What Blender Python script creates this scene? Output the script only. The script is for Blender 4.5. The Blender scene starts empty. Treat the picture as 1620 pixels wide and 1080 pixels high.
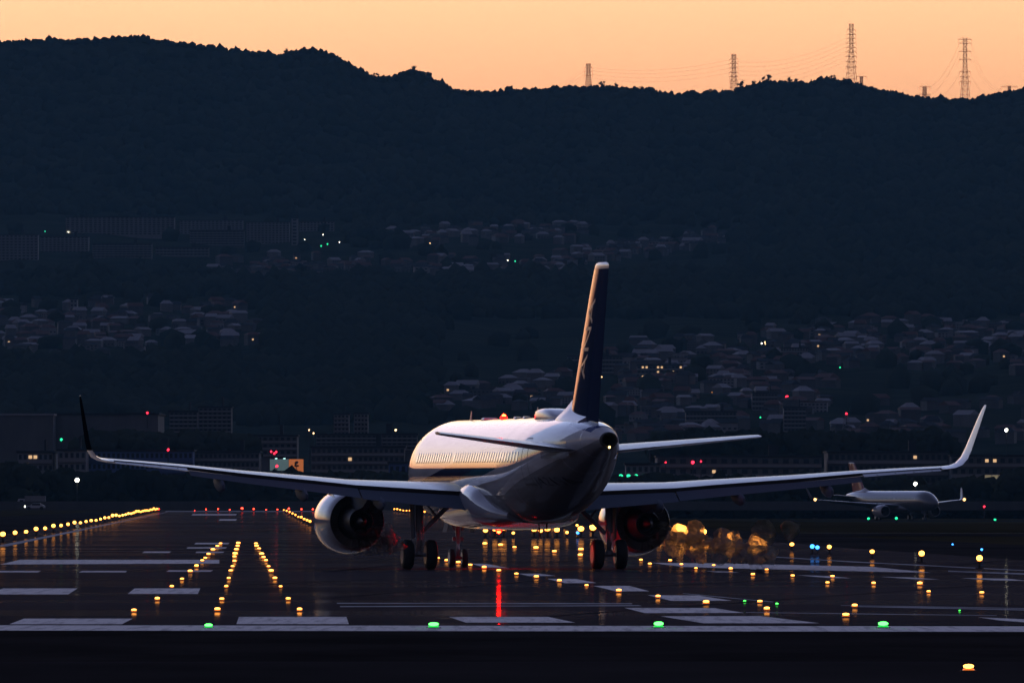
import bpy, bmesh, math, random
import numpy as np
from mathutils import Vector, Matrix, noise

R = math.radians
S = bpy.context.scene
C = S.collection
random.seed(7)

# ------------------------------------------------------------------ camera, sky, sun, exposure
EXPOSURE = 6.08
KE = 2 ** -EXPOSURE   # lamp strengths are given for exposure 0
F = 20100.0            # focal length in reference pixels (frame 1620 wide)
H = 2.86               # eye height
HZ = 785.0             # row of the horizon
cam_d = bpy.data.cameras.new('camera')
cam = bpy.data.objects.new('camera', cam_d)
C.objects.link(cam)
cam_d.sensor_width = 36.0
cam_d.lens = F / 1620 * 36
cam_d.clip_start = 1.0
cam_d.clip_end = 60000
cam.location = (0, 0, H)
cam.rotation_euler = (R(90) + math.atan((HZ - 540) / F), 0, 0)
S.camera = cam

SUN_AZ = R(-11.5)        # measured from the view direction (+Y), negative = left
world = bpy.data.worlds.new('World')
S.world = world
world.use_nodes = True
wn = world.node_tree
wn.nodes.clear()
w_out = wn.nodes.new('ShaderNodeOutputWorld')
w_bg = wn.nodes.new('ShaderNodeBackground')
w_sky = wn.nodes.new('ShaderNodeTexSky')
w_sky.sky_type = 'NISHITA'
w_sky.sun_disc = False
w_sky.sun_elevation = R(-3.0)
w_sky.sun_rotation = SUN_AZ
w_sky.air_density = 0.92
w_sky.dust_density = 1.4
w_sky.ozone_density = 1.6
w_bg.inputs['Strength'].default_value = 0.15
w_gam = wn.nodes.new('ShaderNodeGamma')          # the film's contrast, put on the sky
w_gam.inputs['Gamma'].default_value = 1.4
w_tint = wn.nodes.new('ShaderNodeMix'); w_tint.data_type = 'RGBA'; w_tint.blend_type = 'MULTIPLY'
w_tint.inputs['Factor'].default_value = 1.0
w_tint.inputs[7].default_value = (1.08, 0.905, 0.95, 1)
wn.links.new(w_sky.outputs[0], w_gam.inputs['Color'])
wn.links.new(w_gam.outputs[0], w_tint.inputs[6])
w_hsv = wn.nodes.new('ShaderNodeHueSaturation'); w_hsv.inputs['Saturation'].default_value = 0.80
wn.links.new(w_tint.outputs[2], w_hsv.inputs['Color'])
wn.links.new(w_hsv.outputs[0], w_bg.inputs['Color'])
wn.links.new(w_bg.outputs[0], w_out.inputs['Surface'])

sun_d = bpy.data.lights.new('sun', 'SUN')
sun_d.energy = 0.0012
sun_d.angle = R(20)
sun_d.color = (1.0, 0.45, 0.18)
sun = bpy.data.objects.new('sun', sun_d)
C.objects.link(sun)
sd = Vector((math.sin(SUN_AZ), math.cos(SUN_AZ), math.tan(R(4)))).normalized()
sun.rotation_euler = (-sd).to_track_quat('-Z', 'Y').to_euler()

S.view_settings.view_transform = 'Standard'
S.view_settings.look = 'None'
S.view_settings.gamma = 1
S.view_settings.use_curve_mapping = False
S.view_settings.exposure = EXPOSURE
S.cycles.use_denoising = True
S.cycles.max_bounces = 40
S.cycles.diffuse_bounces = 3
S.cycles.glossy_bounces = 4
S.cycles.transmission_bounces = 40
S.cycles.volume_bounces = 1
S.cycles.sample_clamp_indirect = 0.2
S.cycles.caustics_reflective = False
S.cycles.caustics_refractive = True

# ------------------------------------------------------------------ helpers
def at(X, Y, D):
    """the world point seen at reference pixel X, Y at distance D"""
    return Vector(((X - 810) * D / F, D, H + (HZ - Y) * D / F))

def on_ground(X, Y, z=0.0):
    D = F * (H - z) / (Y - HZ)
    return Vector(((X - 810) * D / F, D, z))

def tag(o, label=None, cat=None, group=None, kind=None):
    if label: o['label'] = label
    if cat: o['category'] = cat
    if group: o['group'] = group
    if kind: o['kind'] = kind
    return o

def empty(name, loc=(0, 0, 0), rz=0.0):
    o = bpy.data.objects.new(name, None)
    o.location = loc
    o.rotation_euler = (0, 0, rz)
    o.empty_display_size = 0.2
    C.objects.link(o)
    return o

def link_mesh(name, me, parent=None, loc=None):
    o = bpy.data.objects.new(name, me)
    C.objects.link(o)
    if parent is not None: o.parent = parent
    if loc is not None: o.location = loc
    return o

class MB:
    """collects faces; build() links them as one mesh object"""
    def __init__(s):
        s.v, s.f, s.m = [], [], []
    def face(s, pts, mi=0):
        n = len(s.v)
        s.v += [tuple(p) for p in pts]
        s.f.append(tuple(range(n, n + len(pts))))
        s.m.append(mi)
    def add(s, vs, fs, mi=0):
        n = len(s.v)
        s.v += [tuple(p) for p in vs]
        s.f += [tuple(i + n for i in f) for f in fs]
        s.m += [mi] * len(fs)
    def box(s, c, size, rz=0.0, mi=0, taper=1.0):
        cx, cy, cz = c
        x, y, z = size[0] / 2, size[1] / 2, size[2] / 2
        ca, sa = math.cos(rz), math.sin(rz)
        vs = []
        for k, (px, py, pz) in enumerate([(-x, -y, -z), (x, -y, -z), (x, y, -z), (-x, y, -z), (-x, -y, z), (x, -y, z), (x, y, z), (-x, y, z)]):
            t = taper if k > 3 else 1.0
            px *= t; py *= t
            vs.append((cx + px * ca - py * sa, cy + px * sa + py * ca, cz + pz))
        s.add(vs, [(0, 3, 2, 1), (4, 5, 6, 7), (0, 1, 5, 4), (1, 2, 6, 5), (2, 3, 7, 6), (3, 0, 4, 7)], mi)
    def tube(s, p0, p1, r0, r1=None, n=10, mi=0, caps=True):
        r1 = r0 if r1 is None else r1
        p0, p1 = Vector(p0), Vector(p1)
        d = (p1 - p0).normalized()
        a = d.orthogonal().normalized()
        b = d.cross(a)
        vs = []
        for p, r in ((p0, r0), (p1, r1)):
            for k in range(n):
                t = 2 * math.pi * k / n
                vs.append(p + a * math.cos(t) * r + b * math.sin(t) * r)
        fs = [(k, (k + 1) % n, n + (k + 1) % n, n + k) for k in range(n)]
        if caps:
            fs += [tuple(range(n - 1, -1, -1)), tuple(range(n, 2 * n))]
        s.add(vs, fs, mi)
    def loft(s, rings, closed=True, cap0=True, cap1=True, mi=0):
        n = len(rings[0])
        vs = [p for r in rings for p in r]
        fs = []
        for i in range(len(rings) - 1):
            for k in range(n if closed else n - 1):
                a, b = i * n + k, i * n + (k + 1) % n
                fs.append((a, b, b + n, a + n))
        if cap0: fs.append(tuple(range(n - 1, -1, -1)))
        if cap1: fs.append(tuple(range((len(rings) - 1) * n, len(rings) * n)))
        s.add(vs, fs, mi)
    def build(s, name, mats, parent=None, smooth=False, angle=35, kind=None, recalc=True):
        me = bpy.data.meshes.new(name)
        me.from_pydata(s.v, [], s.f)
        if not isinstance(mats, (list, tuple)): mats = [mats]
        for m in mats: me.materials.append(m)
        me.polygons.foreach_set('material_index', s.m)
        if recalc:
            bm = bmesh.new(); bm.from_mesh(me)
            bmesh.ops.recalc_face_normals(bm, faces=bm.faces)
            bm.to_mesh(me); bm.free()
        if smooth:
            me.polygons.foreach_set('use_smooth', [True] * len(me.polygons))
            me.set_sharp_from_angle(angle=R(angle))
        me.update()
        o = link_mesh(name, me, parent)
        if kind: o['kind'] = kind
        return o

def copy_tree(o, parent=None, loc=None, rot=None):
    c = o.copy(); C.objects.link(c)
    c.parent = parent
    if loc is not None: c.location = loc
    if rot is not None: c.rotation_euler = rot
    for ch in list(o.children):
        copy_tree(ch, c)
    return c

ORD = ['first', 'second', 'third', 'fourth', 'fifth', 'sixth', 'seventh', 'eighth', 'ninth', 'tenth', 'eleventh', 'twelfth', 'thirteenth',
       'fourteenth', 'fifteenth', 'sixteenth', 'seventeenth', 'eighteenth', 'nineteenth', 'twentieth', 'twenty-first', 'twenty-second',
       'twenty-third', 'twenty-fourth', 'twenty-fifth', 'twenty-sixth', 'twenty-seventh', 'twenty-eighth', 'twenty-ninth', 'thirtieth',
       'thirty-first', 'thirty-second', 'thirty-third', 'thirty-fourth', 'thirty-fifth', 'thirty-sixth', 'thirty-seventh', 'thirty-eighth', 'thirty-ninth', 'fortieth']

# ------------------------------------------------------------------ materials
def mat(name, col, rough=0.6, metal=0.0, coat=0.0, coat_rough=0.05, spec=0.5, emit=None, strength=0.0):
    m = bpy.data.materials.new(name)
    m.use_nodes = True
    p = m.node_tree.nodes['Principled BSDF']
    p.inputs['Base Color'].default_value = (*col, 1)
    p.inputs['Roughness'].default_value = rough
    p.inputs['Metallic'].default_value = metal
    p.inputs['Coat Weight'].default_value = coat
    p.inputs['Coat Roughness'].default_value = coat_rough
    p.inputs['Coat IOR'].default_value = 1.5
    p.inputs['Specular IOR Level'].default_value = spec
    if emit:
        p.inputs['Emission Color'].default_value = (*emit, 1)
        p.inputs['Emission Strength'].default_value = strength
    return m

def N(m, t, **kw):
    n = m.node_tree.nodes.new(t)
    for k, v in kw.items(): setattr(n, k, v)
    return n

def L(m, a, b): m.node_tree.links.new(a, b)

def bsdf(m): return m.node_tree.nodes['Principled BSDF']

def mottle(m, c1, c2, scale=1.0, detail=6.0, stretch=(1, 1, 1), lo=0.35, hi=0.65, bump=0.0, bump_scale=None, rough_var=0.0, bdist=0.05):
    """noise between two colours in object space, with optional bump"""
    tc = N(m, 'ShaderNodeTexCoord')
    mp = N(m, 'ShaderNodeMapping')
    mp.inputs['Scale'].default_value = stretch
    L(m, tc.outputs['Object'], mp.inputs['Vector'])
    nz = N(m, 'ShaderNodeTexNoise')
    nz.inputs['Scale'].default_value = scale
    nz.inputs['Detail'].default_value = detail
    nz.inputs['Roughness'].default_value = 0.62
    L(m, mp.outputs[0], nz.inputs['Vector'])
    rp = N(m, 'ShaderNodeValToRGB')
    rp.color_ramp.elements[0].position = lo
    rp.color_ramp.elements[1].position = hi
    rp.color_ramp.elements[0].color = (*c1, 1)
    rp.color_ramp.elements[1].color = (*c2, 1)
    L(m, nz.outputs['Fac'], rp.inputs[0])
    L(m, rp.outputs[0], bsdf(m).inputs['Base Color'])
    if rough_var:
        r0 = bsdf(m).inputs['Roughness'].default_value
        mr = N(m, 'ShaderNodeMapRange')
        mr.inputs['To Min'].default_value = r0 - rough_var
        mr.inputs['To Max'].default_value = r0 + rough_var
        mr.inputs['From Min'].default_value = 0.3
        mr.inputs['From Max'].default_value = 0.7
        L(m, nz.outputs['Fac'], mr.inputs['Value'])
        L(m, mr.outputs[0], bsdf(m).inputs['Roughness'])
    if bump:
        nb = N(m, 'ShaderNodeTexNoise')
        nb.inputs['Scale'].default_value = bump_scale or scale * 8
        nb.inputs['Detail'].default_value = 4
        L(m, tc.outputs['Object'], nb.inputs['Vector'])
        bp = N(m, 'ShaderNodeBump')
        bp.inputs['Strength'].default_value = bump
        bp.inputs['Distance'].default_value = bdist
        L(m, nb.outputs['Fac'], bp.inputs['Height'])
        L(m, bp.outputs[0], bsdf(m).inputs['Normal'])
    return rp

M = {}
M['asphalt'] = mat('asphalt', (.05, .05, .05), .9, spec=0)
mottle(M['asphalt'], (.040, .034, .036), (.088, .075, .079), .03, 9, (1, .25, 1), .3, .7)
M['near_asphalt'] = mat('near_asphalt', (.04, .04, .04), .9, spec=0)
mottle(M['near_asphalt'], (.018, .016, .015), (.036, .032, .031), .22, 9, (1, .35, 1), .3, .7)
M['shoulder'] = mat('shoulder', (.06, .055, .055), .9, spec=0)
mottle(M['shoulder'], (.022, .020, .020), (.045, .041, .040), .05, 8, (1, .3, 1))
def sheen(m, lo, hi, rough, scale=.05, stretch=(.25, 1, 1)):
    """damp polished patches: a weak mirror-like layer over the matt surface"""
    tc = N(m, 'ShaderNodeTexCoord'); mp = N(m, 'ShaderNodeMapping'); mp.inputs['Scale'].default_value = stretch
    L(m, tc.outputs['Object'], mp.inputs[0])
    nz = N(m, 'ShaderNodeTexNoise'); nz.inputs['Scale'].default_value = scale; nz.inputs['Detail'].default_value = 5
    L(m, mp.outputs[0], nz.inputs['Vector'])
    mr = N(m, 'ShaderNodeMapRange'); mr.inputs['From Min'].default_value = .4; mr.inputs['From Max'].default_value = .62
    mr.inputs['To Min'].default_value = lo; mr.inputs['To Max'].default_value = hi
    L(m, nz.outputs['Fac'], mr.inputs['Value'])
    gl = N(m, 'ShaderNodeBsdfGlossy'); gl.inputs['Roughness'].default_value = rough
    fr = N(m, 'ShaderNodeFresnel'); fr.inputs['IOR'].default_value = 1.33
    mu = N(m, 'ShaderNodeMath', operation='MULTIPLY'); pw = N(m, 'ShaderNodeMath', operation='POWER'); pw.inputs[1].default_value = 5.0; L(m, fr.outputs[0], pw.inputs[0])
    L(m, mr.outputs[0], mu.inputs[0]); L(m, pw.outputs[0], mu.inputs[1])
    mx = N(m, 'ShaderNodeMixShader'); L(m, mu.outputs[0], mx.inputs[0]); L(m, bsdf(m).outputs[0], mx.inputs[1]); L(m, gl.outputs[0], mx.inputs[2])
    out = [n for n in m.node_tree.nodes if n.type == 'OUTPUT_MATERIAL'][0]
    L(m, mx.outputs[0], out.inputs['Surface'])
sheen(M['asphalt'], .05, .26, .042)
M['grass'] = mat('grass', (.05, .06, .02), .95, spec=0)
mottle(M['grass'], (.024, .022, .011), (.062, .050, .028), .012, 9, (1, .3, 1), .35, .65)
M['paint'] = mat('line_paint', (.75, .75, .75), .9, spec=0)
# worn and grooved paint: noise in thin streaks along the runway
mottle(M['paint'], (.50, .47, .44), (.90, .85, .80), 1.6, 6, (2.4, .08, 1), .3, .52)
M['thin_paint'] = mat('thin_paint', (.5, .5, .5), .9, spec=0)
mottle(M['thin_paint'], (.25, .25, .26), (.6, .6, .6), .5, 5, (.6, .1, 1), .3, .6)
M['rubber_mark'] = mat('rubber_mark', (.036, .032, .034), .9, spec=0)
M['forest'] = mat('forest', (.04, .05, .03), .95, spec=0)
mottle(M['forest'], (.014, .018, .013), (.036, .040, .027), .02, 8, (1, 1, 1), .35, .65)
M['bark'] = mat('bark', (.05, .04, .03), .9)
M['steel'] = mat('galvanised_steel', (.22, .21, .20), .6, .3)
M['pylon'] = mat('pylon_paint', (.65, .16, .06), .7, spec=.1)
M['pole'] = mat('pole_paint', (.04, .04, .04), .7, spec=.1)
M['wire'] = mat('wire', (.12, .12, .12), .6)
M['tyre'] = mat('tyre_rubber', (.018, .018, .018), .75)
M['hub'] = mat('wheel_hub', (.3, .3, .3), .5, .4)
M['gear'] = mat('gear_paint', (.28, .29, .30), .45)
M['dark'] = mat('dark_interior', (.012, .012, .013), .7)
M['engine_metal'] = mat('engine_metal', (.10, .095, .09), .45, .7)
M['vane'] = mat('vane_composite', (.55, .53, .50), .4, .2)
M['nacelle'] = mat('nacelle_paint', (.36, .36, .38), .5, 0, 1, .06, spec=0)
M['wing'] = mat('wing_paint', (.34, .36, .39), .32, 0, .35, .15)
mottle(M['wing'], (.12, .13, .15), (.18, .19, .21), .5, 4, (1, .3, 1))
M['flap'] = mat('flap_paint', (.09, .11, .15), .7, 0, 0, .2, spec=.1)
M['radome'] = mat('radome_paint', (.48, .48, .49), .35, 0, .6, .1)
M['navy'] = mat('fin_navy', (.010, .016, .065), .5, 0, 1, .055, spec=0)
M['rudder'] = mat('rudder_blue', (.008, .026, .085), .5, 0, .8, .08, spec=0)
M['white_print'] = mat('white_print', (.20, .21, .23), .35, 0, .5, .1)
M['black_print'] = mat('black_print', (.02, .02, .03), .4)
M['window'] = mat('cabin_glass', (.55, .55, .56), .18, 0, 1, .05)
M['seam'] = mat('panel_seam', (.10, .10, .11), .6)
M['red_fin'] = mat('red_fin', (.28, .02, .03), .3, 0, .8, .08)
M['wall_pale'] = mat('pale_wall', (.42, .42, .43), .85)
M['wall_grey'] = mat('grey_wall', (.26, .26, .27), .85)
M['wall_cream'] = mat('cream_wall', (.46, .42, .38), .85)
M['wall_brown'] = mat('brown_wall', (.20, .16, .14), .85)
M['wall_blue'] = mat('blue_wall', (.07, .11, .24), .8)
M['roof_dark'] = mat('dark_roof', (.035, .035, .04), .8, spec=.05)
M['roof_pale'] = mat('pale_roof', (.24, .24, .25), .7, spec=.1)
M['roof_red'] = mat('red_roof', (.10, .05, .04), .7, spec=.1)
M['glass'] = mat('window_glass', (.03, .035, .045), .12)
M['concrete'] = mat('concrete', (.22, .215, .21), .85, spec=.1)
M['car_paint'] = mat('car_paint', (.45, .45, .46), .3, 0, .6)
M['fixture'] = mat('fixture_metal', (.03, .03, .03), .7, 0, spec=.1)
for key, base in (('wall_pale', .20), ('wall_grey', .10), ('wall_cream', .13), ('wall_brown', .075)):
    mottle(M[key], tuple(base * k for k in (.78, .78, .80)), tuple(base * k for k in (1.1, 1.08, 1.06)), .25, 5, (1, 1, .3))

def lamp_mat(name, col, strength):
    return mat(name, tuple(min(1, c) * .2 for c in col), .4, emit=col, strength=strength * KE)
M['amber'] = lamp_mat('amber_lens', (1, .34, .05), 8)
M['amber_dim'] = lamp_mat('amber_lens_dim', (1, .36, .06), 7)
M['amber_far'] = lamp_mat('amber_lens_far', (1, .30, .04), 6)
M['red'] = lamp_mat('red_lens', (1, .03, .015), 14)
M['green'] = lamp_mat('green_lens', (.055, 1, .07), 8)
M['green_dim'] = lamp_mat('green_lens_dim', (.02, .8, .32), 2.2)
M['blue'] = lamp_mat('blue_lens', (.04, .28, 1), 5)
for _k, _c, _s in (('amber', (1, .20, .02), 1.1), ('amber_far', (1, .18, .02), 1.0), ('red', (1, .01, .01), 1.2), ('green', (.02, 1, .12), .7), ('green_dim', (.01, .6, .3), .5), ('blue', (.02, .2, 1), .9)):
    M[_k + '_rim'] = lamp_mat(_k + '_rim_glow', _c, _s)  # weakly glowing collar below each lens, added for the lamp's coloured edge glow
M['white'] = lamp_mat('white_lens', (1, .95, .72), 14)
M['warm'] = lamp_mat('warm_lens', (1, .62, .28), 6)
M['orange'] = lamp_mat('orange_lens', (1, .30, .05), 5)
M['pink_red'] = lamp_mat('obstruction_lens', (1, .02, .05), 5)
M['beacon'] = lamp_mat('beacon_lens', (1, .0012, .0002), 1900)
M['beacon_ring'] = lamp_mat('beacon_ring', (1, .01, .005), 5)
M['tail_lamp'] = lamp_mat('tail_lamp_lens', (1, .62, .18), 9)
M['lit_window'] = lamp_mat('lit_window', (1, .62, .32), .8)

# livery paint of the airliner: white with a navy and a teal band low on the forward side, blue at the fin root
def livery():
    m = mat('livery_paint', (.74, .74, .76), .5, 0, 1.0, .05, spec=0)
    tc = N(m, 'ShaderNodeTexCoord')
    sx = N(m, 'ShaderNodeSeparateXYZ')
    L(m, tc.outputs['Object'], sx.inputs[0])
    def mt(op, a, b=None, c=None):
        n = N(m, 'ShaderNodeMath', operation=op)
        for i, v in enumerate((a, b, c)):
            if v is None: continue
            if isinstance(v, (int, float)): n.inputs[i].default_value = v
            else: L(m, v, n.inputs[i])
        return n.outputs[0]
    a = mt('SUBTRACT', 17.71, sx.outputs['Y'])          # station aft of the nose
    z = sx.outputs['Z']
    q = mt('SUBTRACT', a, mt('MULTIPLY', mt('SUBTRACT', z, 3.66), 11.0))      # slanting stripes
    zone = mt('MULTIPLY', mt('GREATER_THAN', z, 2.75), mt('LESS_THAN', z, 4.75))
    navy = mt('MULTIPLY', zone, mt('MULTIPLY', mt('GREATER_THAN', q, 9.5), mt('LESS_THAN', q, 16.9)))
    teal = mt('MULTIPLY', zone, mt('MULTIPLY', mt('GREATER_THAN', q, 16.9), mt('LESS_THAN', q, 21.5)))
    belly = mt('LESS_THAN', z, mt('MULTIPLY_ADD', mt('MAXIMUM', mt('SUBTRACT', a, 25.0), 0.0), .17, 2.9))  # grey belly paint rising aft, also put in to deepen the underside's shade
    tailb = mt('MULTIPLY', mt('GREATER_THAN', a, 33.0), mt('GREATER_THAN', z, mt('MULTIPLY_ADD', mt('SUBTRACT', a, 33.0), -.10, 5.62)))
    tailb = mt('MULTIPLY', tailb, mt('LESS_THAN', a, 36.4))
    cw = mt('MULTIPLY_ADD', mt('LESS_THAN', z, mt('MULTIPLY_ADD', mt('MAXIMUM', mt('SUBTRACT', a, 24.0), 0.0), .22, 2.9)), -.85, 1.0)
    L(m, cw, bsdf(m).inputs['Coat Weight'])                 # the belly is matt, so it mirrors less and stays dark
    # faint grime streaks along the skin
    nz = N(m, 'ShaderNodeTexNoise'); nz.inputs['Scale'].default_value = 1.2; nz.inputs['Detail'].default_value = 6
    mp = N(m, 'ShaderNodeMapping'); mp.inputs['Scale'].default_value = (3, .25, 3)
    L(m, tc.outputs['Object'], mp.inputs[0]); L(m, mp.outputs[0], nz.inputs['Vector'])
    rp = N(m, 'ShaderNodeValToRGB')
    rp.color_ramp.elements[0].color = (.42, .42, .44, 1); rp.color_ramp.elements[1].color = (.56, .56, .58, 1)
    rp.color_ramp.elements[0].position = .3; rp.color_ramp.elements[1].position = .6
    L(m, nz.outputs['Fac'], rp.inputs[0])
    cur = rp.outputs[0]
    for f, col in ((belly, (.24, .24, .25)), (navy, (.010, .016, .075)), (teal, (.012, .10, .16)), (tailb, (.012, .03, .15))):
        mx = N(m, 'ShaderNodeMix', data_type='RGBA')
        L(m, f, mx.inputs['Factor'])
        L(m, cur, mx.inputs[6])
        mx.inputs[7].default_value = (*col, 1)
        cur = mx.outputs[2]
    L(m, cur, bsdf(m).inputs['Base Color'])
    nb = N(m, 'ShaderNodeTexNoise'); nb.inputs['Scale'].default_value = 1.6; nb.inputs['Detail'].default_value = 2
    L(m, tc.outputs['Object'], nb.inputs['Vector'])
    bp = N(m, 'ShaderNodeBump'); bp.inputs['Strength'].default_value = .04; bp.inputs['Distance'].default_value = .02
    L(m, nb.outputs['Fac'], bp.inputs['Height'])
    L(m, bp.outputs[0], bsdf(m).inputs['Normal']); L(m, bp.outputs[0], bsdf(m).inputs['Coat Normal'])
    return m
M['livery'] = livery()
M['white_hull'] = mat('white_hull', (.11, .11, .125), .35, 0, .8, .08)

# ------------------------------------------------------------------ the ground
def sstep(t): t = max(0.0, min(1.0, t)); return t * t * (3 - 2 * t)
def ground_z(x, y):
    xe = 29.45 + (375 - 810) / F * y
    return -1.92 * sstep((y - 1250) / 1150) * sstep((x - xe - 14) / 45)

def build_ground():
    xs = [-14000, -6000, -2500, -1000, -500, -300, -200] + list(range(-150, 301, 10)) + [340, 400, 500, 700, 1000, 2500, 6000, 14000]
    ys = [-4000, -1000, -200, 0, 100, 200, 300, 400, 500, 650, 800, 1000, 1150] + list(range(1250, 2700, 75)) + [2800, 3200, 3800, 5000, 9000, 14000]
    vs, fs = [], []
    for y in ys:
        for x in xs:
            vs.append((x, y, ground_z(x, y) - .05))
    n = len(xs)
    for j in range(len(ys) - 1):
        for i in range(n - 1):
            a = j * n + i
            fs.append((a, a + 1, a + n + 1, a + n))
    b = MB(); b.add(vs, fs)
    o = b.build('ground', M['grass'], smooth=True, kind='structure')
    o['label'] = 'dark grass airfield ground reaching to the hills'
build_ground()

def strip(name, pts, material, z, label=None):
    b = MB()
    b.face([(p[0], p[1], z) for p in pts])
    o = b.build(name, material, kind='structure', recalc=False)
    if label: o['label'] = label
    return o

def edge_x(D, c): return (375 - 810) * D / F + c
# the runway with both edges, the paved turn-on area in front of it and the nearer pavement
far_D = F * H / (807.6 - HZ)
rw = []
for D in (284.0, 700, 1400, far_D): rw.append((edge_x(D, -17.0), D))
for D in (far_D, 1400, 700, 284.0): rw.append((edge_x(D, 33.0), D))
rw = [(-140, 283.4), (-140, 500), (edge_x(620, -30), 620), (edge_x(800, -17.6), 800), (edge_x(far_D, -17.0), far_D),
      (edge_x(far_D, 34.0), far_D), (edge_x(700, 34), 700), (edge_x(520, 36), 520), (60, 470), (140, 440), (140, 283.4)]
strip('runway', rw, M['asphalt'], 0.0, 'wide dark asphalt runway under the airliner')
sh = [(-160, 283.4), (-160, 560), (edge_x(640, -52), 640), (edge_x(far_D, -24), far_D), (edge_x(far_D, 42), far_D), (edge_x(900, 44), 900),
      (edge_x(620, 50), 620), (80, 500), (160, 455), (160, 283.4)]
strip('runway_shoulder', sh, M['shoulder'], -0.03, 'paved shoulder along the runway')
strip('pavement', [(-140, 60), (140, 60), (140, 283.4), (-140, 283.4)], M['near_asphalt'], 0.0, 'dark pavement in front of the threshold line')
dj = F * H / (1047 - HZ)
strip('pavement_joint', [(-40, dj - .7), (40, dj - .7), (40, dj + .7), (-40, dj + .7)], M['rubber_mark'], .004)
strip('pavement_patch', [(-40, 120), (40, 120), (40, dj - .75), (-40, dj - .75)], M['shoulder'], .004, 'slightly paler pavement along the bottom of the view')

# painted markings: the corners in reference pixels brought down to the ground
def marking(quads, name='runway_marking', m='paint', label=None, z=.004):
    b = MB()
    for q in quads:
        b.face([on_ground(x, y, z) for x, y in q])
    o = b.build(name, M[m], kind='structure', recalc=False)
    if label: o['label'] = label

marking([[(-700, 987.4), (2400, 990.6), (2400, 999.6), (-700, 995.6)]], 'threshold_line', 'paint', 'long pale threshold line across the pavement')
marking([[(38, 977.7), (210, 977.7), (193, 986.6), (15, 986.6)]])
marking([[(378, 975), (548, 975), (552, 986.4), (374, 986.4)]])
marking([[(710, 975), (867, 975), (910, 984), (737, 984)]])
marking([[(1045, 974), (1203, 973.7), (1297, 985), (1113, 985)]])
marking([[(1547, 975.5), (1625, 979), (1640, 985), (1580, 980.5)]])
marking([[(5, 930), (123, 930), (108, 939.5), (-22, 939.5)]])
marking([[(213, 930), (317, 930), (313, 938.7), (202, 938.7)]])
marking([[(988, 960.7), (1130, 961), (1177, 968.7), (1020, 969)]])
marking([[(533, 952.8), (1000, 953.4), (1000, 954.8), (533, 954.2)]], m='thin_paint')
marking([[(538, 958.0), (1010, 956.6), (1016, 957.8), (538, 959.4)]], m='thin_paint')
marking([[(746, 891), (770, 891.3), (806, 898), (766, 897)]])
marking([[(820, 906.7), (855, 906.9), (879, 910.2), (837, 910.6)]])
marking([[(866, 915), (911, 915), (944, 921.5), (894, 921.8)]])
marking([[(938.5, 926), (996, 926), (1027, 934.4), (975, 934.8)]])
marking([[(1025, 940.7), (1105, 941.2), (1158, 949.5), (1062, 949.6)]])
marking([[(32, 884.7), (347, 884.9), (347, 890.7), (0, 892.2)]])
marking([[(1030, 889.6), (1150, 890.6), (1380, 896), (1473, 905.2), (1400, 904), (1160, 898.5), (1080, 896)]])
marking([[(1500, 902), (1640, 907), (1640, 909), (1500, 903.6)]], m='thin_paint')
for q in ([(-5, 902.3), (65, 902.3), (60, 904.7), (-12, 904.7)], [(130, 902.3), (201, 902.3), (199, 904.7), (125, 904.7)],
          [(267, 901.3), (337, 901.3), (333, 903.7), (263, 903.7)], [(1260, 909), (1313, 910.7), (1347, 914), (1310, 913.5)],
          [(1393, 911.7), (1440, 912.7), (1487, 916), (1447, 915.5)], [(1520, 913.7), (1593, 914.7), (1625, 918), (1573, 917.3)],
          [(228, 871.7), (271, 871.7), (268, 874), (225, 874)], [(310, 858), (363, 858), (361, 860.3), (307, 860.3)],
          [(297, 865), (359, 865), (357, 867), (295, 867)], [(311, 872), (355, 872), (353, 874), (309, 874)],
          [(305, 812.7), (375, 812.7), (373, 814.6), (303, 814.6)], [(348, 820.7), (375, 820.7), (373, 823), (346, 823)],
          [(1116, 902.5), (1150, 903.3), (1170, 905.2), (1136, 904.8)]):
    marking([q])
marking([[(262, 807.8), (600, 807.8), (600, 809), (262, 809)]], 'runway_end_line', 'thin_paint')
marking([[(263.5, 809.6), (266, 809.6), (12, 863.5), (-8, 863.5)]], 'runway_edge_line', 'thin_paint')
marking([[(1180, 877), (1347, 887.4), (1620, 901.2), (1620, 902.4), (1347, 888.6), (1180, 878)]], 'runway_edge_line', 'thin_paint')
marking([[(1330, 956.4), (1625, 961.2), (1625, 962.2), (1330, 957.2)]], 'taxiway_line', 'thin_paint')
marking([[(1345, 957.8), (1625, 963.4), (1625, 964.8), (1345, 959.0)]], 'taxiway_line', 'thin_paint')
marking([[(1180, 967.5), (1577, 972.5), (1577, 973.4), (1180, 968.4)]], 'taxiway_line', 'thin_paint')
marking([[(1080, 937.6), (1223, 951.0), (1223, 951.9), (1080, 938.5)]], 'taxiway_line', 'thin_paint')
# dark rubber streaks where wheels touch down and turn
rng = random.Random(3)
b = MB()
for k in range(16):
    D0 = rng.uniform(292, 560); Ln = rng.uniform(25, 120); x0 = edge_x(D0, rng.uniform(-14, 30)); w = rng.uniform(.12, .32)
    drift = rng.uniform(-.05, .16)
    b.face([(x0, D0, .0025), (x0 + w, D0, .0025), (x0 + w + drift * Ln, D0 + Ln, .0025), (x0 + drift * Ln, D0 + Ln, .0025)])
o = b.build('rubber_streaks', M['rubber_mark'], kind='structure', recalc=False)
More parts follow.
